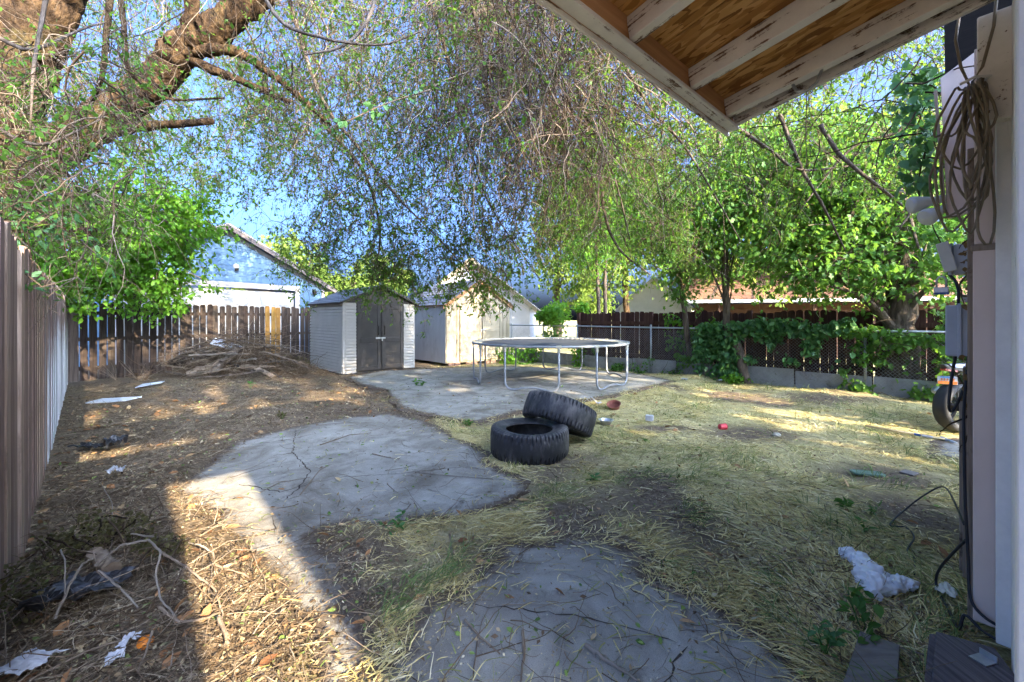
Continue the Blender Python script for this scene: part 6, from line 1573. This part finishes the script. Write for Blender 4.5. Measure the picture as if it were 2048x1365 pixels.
# ------------------------------------------------------------------ litter, dry grass and twigs lying on the ground
def sample(n, rmin=1.35, rmax=13.0, p=-.55, a0=-54, a1=54):
    """polar scatter, denser close to the house"""
    u = rng.uniform(0, 1, n); k = p + 1
    r = (rmin ** k + u * (rmax ** k - rmin ** k)) ** (1 / k)
    a = np.radians(rng.uniform(a0, a1, n))
    return r * np.sin(a), r * np.cos(a), r
OUT = [(lfp(1.0).x, lfp(1.0).y), (lfp(12.9).x, lfp(12.9).y), (bfp(9.5).x, bfp(9.5).y), (clp(-6, .05).x, clp(-6, .05).y), (clp(6.5, .05).x, clp(6.5, .05).y), (4.0, 3.3), (2.05, 1.80), (1.6, 1.0), (0, .8)]
HARD = [[(A1 + U1 * a + W1 * b_).to_2d() for a, b_ in ((0, 0), (L1, 0), (L1, D1), (0, D1))], [(A2 + U2 * a + W2 * b_).to_2d() for a, b_ in ((0, 0), (L2, 0), (L2, D2), (0, D2))]]
def yard(X, Y):
    m = inpoly(X, Y, OUT)
    for h in HARD: m &= ~inpoly(X, Y, [tuple(q) for q in h])
    m &= np.hypot(X - c1.x, Y - c1.y) > .38
    return m
def top_z(X, Y):
    z = ground_z(X, Y); s = slab_mask(X, Y)
    for nm, pl in SIMPLE.items():
        z = np.where(inpoly(X, Y, pl), np.maximum(z, ZTOP[nm] + .003), z)
    return z, s
def patchy(X, Y, s=1): return vnoise(X, Y, 1.7, 31 + s) * .5 + vnoise(X, Y, 5.5, 32 + s) * .5
def blades(name, n, cond, length, width, stops, lift, kseg=3, rough=.85, p=-.55, rmax=12.5, bend=.16):
    X, Y, r = sample(n, p=p, rmax=rmax); z, s = top_z(X, Y)
    keep = yard(X, Y) & cond(X, Y, s, r); X, Y, z, r = X[keep], Y[keep], z[keep], r[keep]; n = len(X)
    az = vnoise(X, Y, .9, 71) * 9 + rng.normal(0, .75, n)
    L = rng.uniform(*length, n) * (1 + .04 * r); W = width * rng.uniform(.4, 1.4, n) * (1 + .10 * r)
    el = np.abs(rng.normal(0, lift, n))
    Pn = np.zeros((n, kseg, 3)); Pn[:, 0] = np.stack([X, Y, z + rng.uniform(.0, .015, n)], -1)
    for k in range(1, kseg):
        az = az + rng.normal(0, bend, n); e = el * (1 - 1.5 * (k - 1) / max(1, kseg - 1))
        d = np.stack([np.cos(az) * np.cos(e), np.sin(az) * np.cos(e), np.sin(e)], -1)
        Pn[:, k] = Pn[:, k - 1] + d * (L / (kseg - 1))[:, None]
    z2, _ = top_z(Pn[..., 0].ravel(), Pn[..., 1].ravel()); Pn[..., 2] = np.maximum(Pn[..., 2], z2.reshape(n, kseg) + .002)
    T = nrm(np.gradient(Pn, axis=1)); S = nrm(np.cross(T, np.array([0, 0, 1.0])))
    S = nrm(S + rng.normal(0, .35, (n, 1, 3)))
    w_ = (W[:, None] * np.array([1.0] + [.9] * (kseg - 2) + [.25])[None])[..., None] * .5
    V = np.stack([Pn - S * w_, Pn + S * w_], 2); idx = np.arange(n * kseg * 2).reshape(n, kseg, 2)
    Fc = np.stack([idx[:, :-1, 0], idx[:, 1:, 0], idx[:, 1:, 1], idx[:, :-1, 1]], -1).reshape(-1, 4)
    tint = np.clip(rng.normal(.5, .24, n) + (vnoise(X, Y, 2.4, 40) - .5) * .5, 0, 1)
    o = put(name, np_mesh(name, V.reshape(-1, 3), Fc, attrmat(name, stops, rough, .15), np.repeat(tint, kseg * 2)))
    return tag(o, kind='stuff')
lawn = lambda X, Y: straw_mask(X, Y)
def edge_in(s, lo, hi): return (s > lo) & (s < hi)
def c_straw(X, Y, s, r):
    pr = lawn(X, Y) * np.clip(1.0 - .85 * bare_mask(X, Y), .04, 1) * np.clip((patchy(X, Y) - .28) * 3.2, .12, 1)
    pr = np.where(s > 0, .85 * pr * np.exp(-s / .07) + .004, pr); return rng.uniform(0, 1, len(X)) < pr
blades('dry_grass', 260000, c_straw, (.03, .11), .0036, [(0, (.27, .20, .07)), (.35, (.56, .45, .17)), (.7, (.70, .59, .28)), (1, (.78, .69, .42))], .20, 4)
def c_green(X, Y, s, r):
    pr = lawn(X, Y) * np.clip((vnoise(X, Y, 1.5, 51) * .6 + vnoise(X, Y, 4, 52) * .4 - .50) * 5, 0.03, 1) * (1 - .9 * bare_mask(X, Y)); pr = np.where(s > -.02, .02, pr); return rng.uniform(0, 1, len(X)) < pr
blades('green_grass', 100000, c_green, (.04, .11), .0036, [(0, (.10, .125, .035)), (.5, (.25, .26, .08)), (1, (.44, .41, .17))], .45, 4, bend=.25)
def c_tuft(X, Y, s, r):
    pr = lawn(X, Y) * np.clip((vnoise(X, Y, 3.2, 61) * .55 + vnoise(X, Y, 8, 62) * .45 - .66) * 14, 0, 1); pr = np.where(s > -.03, 0, pr); return rng.uniform(0, 1, len(X)) < pr
blades('grass_tufts', 60000, c_tuft, (.08, .17), .0034, [(0, (.06, .10, .028)), (.6, (.14, .20, .06)), (1, (.30, .32, .13))], .95, 4, bend=.15)
def c_brown(X, Y, s, r):
    l = lawn(X, Y); pr = ((1 - l) * .9 + .10 * l) * np.clip((patchy(X, Y, 5) - .25) * 3, .2, 1) * np.clip(1 - .6 * bare_mask(X, Y), .15, 1)
    pr = np.where(s > 0, .7 * pr * np.exp(-s / .07) + .006, pr); return rng.uniform(0, 1, len(X)) < pr
blades('brown_stalks', 120000, c_brown, (.04, .16), .0030, [(0, (.055, .038, .024)), (.4, (.155, .112, .07)), (.75, (.28, .215, .14)), (1, (.44, .365, .255))], .25, 4)
# leaf litter
def litter(name, n, cond, size, stops, tm=OVAL, p=-.55, rmax=12.5, up=.45):
    X, Y, r = sample(n, p=p, rmax=rmax); z, s = top_z(X, Y)
    keep = yard(X, Y) & cond(X, Y, s, r); X, Y, z, r = X[keep], Y[keep], z[keep], r[keep]; n = len(X)
    C = np.stack([X, Y, z + rng.uniform(.002, .016, n)], -1); D = nrm(rng.normal(0, 1, (n, 3)) * np.array([1, 1, .3])); N = nrm(rng.normal(0, up, (n, 3)) + np.array([0, 0, 1.]))
    L = rng.uniform(*size, n) * (1 + .05 * r); V, Fc, k = leaves_np(C, D, N, L, L * rng.uniform(.35, .65, n), tm)
    V[:, 2] = np.maximum(V[:, 2], np.repeat(z, k) + .0015)
    tint = np.clip(rng.normal(.5, .26, n), 0, 1)
    o = put(name, np_mesh(name, V, Fc, attrmat(name, stops, .8, .2), np.repeat(tint, k))); return tag(o, kind='stuff')
def c_leaf(X, Y, s, r):
    l = lawn(X, Y); pr = ((1 - l) * .85 + l * .16) * np.clip((patchy(X, Y, 9) - .22) * 2.6, .15, 1)
    wall = np.exp(-((X - 1.55) ** 2 + (Y - 1.9) ** 2) / .5); pr = np.maximum(pr, wall * .8)
    pr = np.where(s > .0, .9 * pr * np.exp(-s / .09) + .012, pr); return rng.uniform(0, 1, len(X)) < pr
litter('leaf_litter', 120000, c_leaf, (.010, .036), [(0, (.05, .032, .018)), (.35, (.15, .098, .055)), (.65, (.28, .205, .115)), (.88, (.44, .37, .23)), (1, (.17, .22, .07))])
def c_chip(X, Y, s, r):
    pr = np.clip(.5 + .3 * lawn(X, Y), 0, 1) * np.clip((patchy(X, Y, 14) - .2) * 2.2, .2, 1); pr = np.where(s > 0, pr * np.exp(-s / .12) + .03, pr); return rng.uniform(0, 1, len(X)) < pr
litter('chaff', 90000, c_chip, (.006, .016), [(0, (.12, .085, .045)), (.5, (.36, .29, .16)), (1, (.55, .49, .33))], OVAL, -.7, 9)
def c_big(X, Y, s, r): return rng.uniform(0, 1, len(X)) < np.where(s > .05, .03, .10 + .5 * (1 - lawn(X, Y)))
litter('brown_leaves', 2600, c_big, (.04, .08), [(0, (.16, .07, .03)), (.6, (.34, .18, .08)), (1, (.45, .33, .18))], HEX, -.3, 9, .6)
litter('green_leaves', 1500, lambda X, Y, s, r: rng.uniform(0, 1, len(X)) < .5, (.018, .04), [(0, (.07, .14, .03)), (1, (.24, .33, .08))], HEX, -.4, 9, .5)
# thin twigs lying about
def ground_twigs(name, n, cond, ln, rad, lift=.12, K=8, p=-.4, rmax=11.5):
    X, Y, r = sample(n, p=p, rmax=rmax); z, s = top_z(X, Y)
    keep = yard(X, Y) & cond(X, Y, s, r); X, Y, z, r = X[keep], Y[keep], z[keep], r[keep]; n = len(X)
    S0 = np.stack([X, Y, z + rng.uniform(0, .03, n)], -1)
    st = strands(S0, nrm(rng.normal(0, 1, (n, 3)) * np.array([1, 1, lift])), rng.uniform(*ln, n), K, .02, .2)
    z2, _ = top_z(st[..., 0].ravel(), st[..., 1].ravel()); z2 = z2.reshape(n, K)
    st[..., 2] = np.clip(st[..., 2], z2 + .003, z2 + .003 + .16)
    v, f = tubes_np(st, rng.uniform(*rad, n) * (1 + .06 * r), .0008, 3)
    o = put(name, np_mesh(name, v, f, M['ground_twig'], np.repeat(np.clip(rng.normal(.5, .3, n), 0, 1), K * 3))); return tag(o, kind='stuff')
def c_tw(X, Y, s, r):
    l = lawn(X, Y); pr = (1 - l) * .95 + l * .05; wall = np.exp(-((X - 1.7) ** 2 + (Y - 2.0) ** 2) / .35); pr = np.maximum(pr, wall); pr = np.where(s > .05, .025, np.where(s > -.02, .4 * pr, pr)); return rng.uniform(0, 1, len(X)) < pr
ground_twigs('fallen_twigs', 9500, c_tw, (.10, .45), (.0009, .0030))
def c_heap(X, Y, s, r): return rng.uniform(0, 1, len(X)) < np.where(s > 0, .02, np.exp(-((X + 1.9) / .75) ** 2 - ((Y - 2.15) / .75) ** 2))
ground_twigs('heap_twigs', 7000, c_heap, (.12, .5), (.0010, .0034), .5, 9, -.9, 4)
def c_slab(X, Y, s, r): return (s > .03) & (rng.uniform(0, 1, len(X)) < .8)
ground_twigs('slab_twigs', 1100, c_slab, (.05, .34), (.0008, .0021), .03, 8, -.3, 12)
# fine brush of the pile at the back fence
n = 1700
C0 = np.stack([rng.normal(-6.7, .85, n), rng.normal(10.35, .38, n), np.zeros(n)], -1)
C0[:, 2] = .08 + rng.uniform(0, 1, n) * .95 * np.exp(-((C0[:, 0] + 6.7) / .95) ** 2)
st = strands(C0, nrm(rng.normal(0, 1, (n, 3)) * np.array([1, .6, .35])), rng.uniform(.3, 1.1, n), 8, .05, .2); st[..., 2] = np.maximum(st[..., 2], .03)
v, f = tubes_np(st, rng.uniform(.003, .008, n), .0015, 3)
tag(put('brush', np_mesh('brush', v, f, M['ground_twig'], np.repeat(np.clip(rng.normal(.45, .3, n), 0, 1), 24))), kind='stuff')
# dry stalks standing at the back fence
for k, (x, y) in enumerate(((232, 758), (275, 757), (290, 756))):
    b0 = P(x, y, 9.35); b0.z = .02; n = 9
    st = strands(np.repeat(np.array([list(b0)]), n, 0), nrm(rng.normal(0, .35, (n, 3)) + np.array([(-.3, .0, .3)[k], -.1, 1])), rng.uniform(.35, .6, n), 8, .04, .05)
    v, f = tubes_np(st, .006, .002, 4)
    o = put('dry_stalks', np_mesh('dry_stalks', v, f, M['dead_twig'], np.repeat(rng.uniform(.5, 1, n), 32), origin=tuple(b0)), None, tuple(b0))
    tag(o, ('leftmost', 'middle', 'rightmost')[k] + ' tuft of bare dry stalks at the foot of the dark picket fence', 'dry plant')
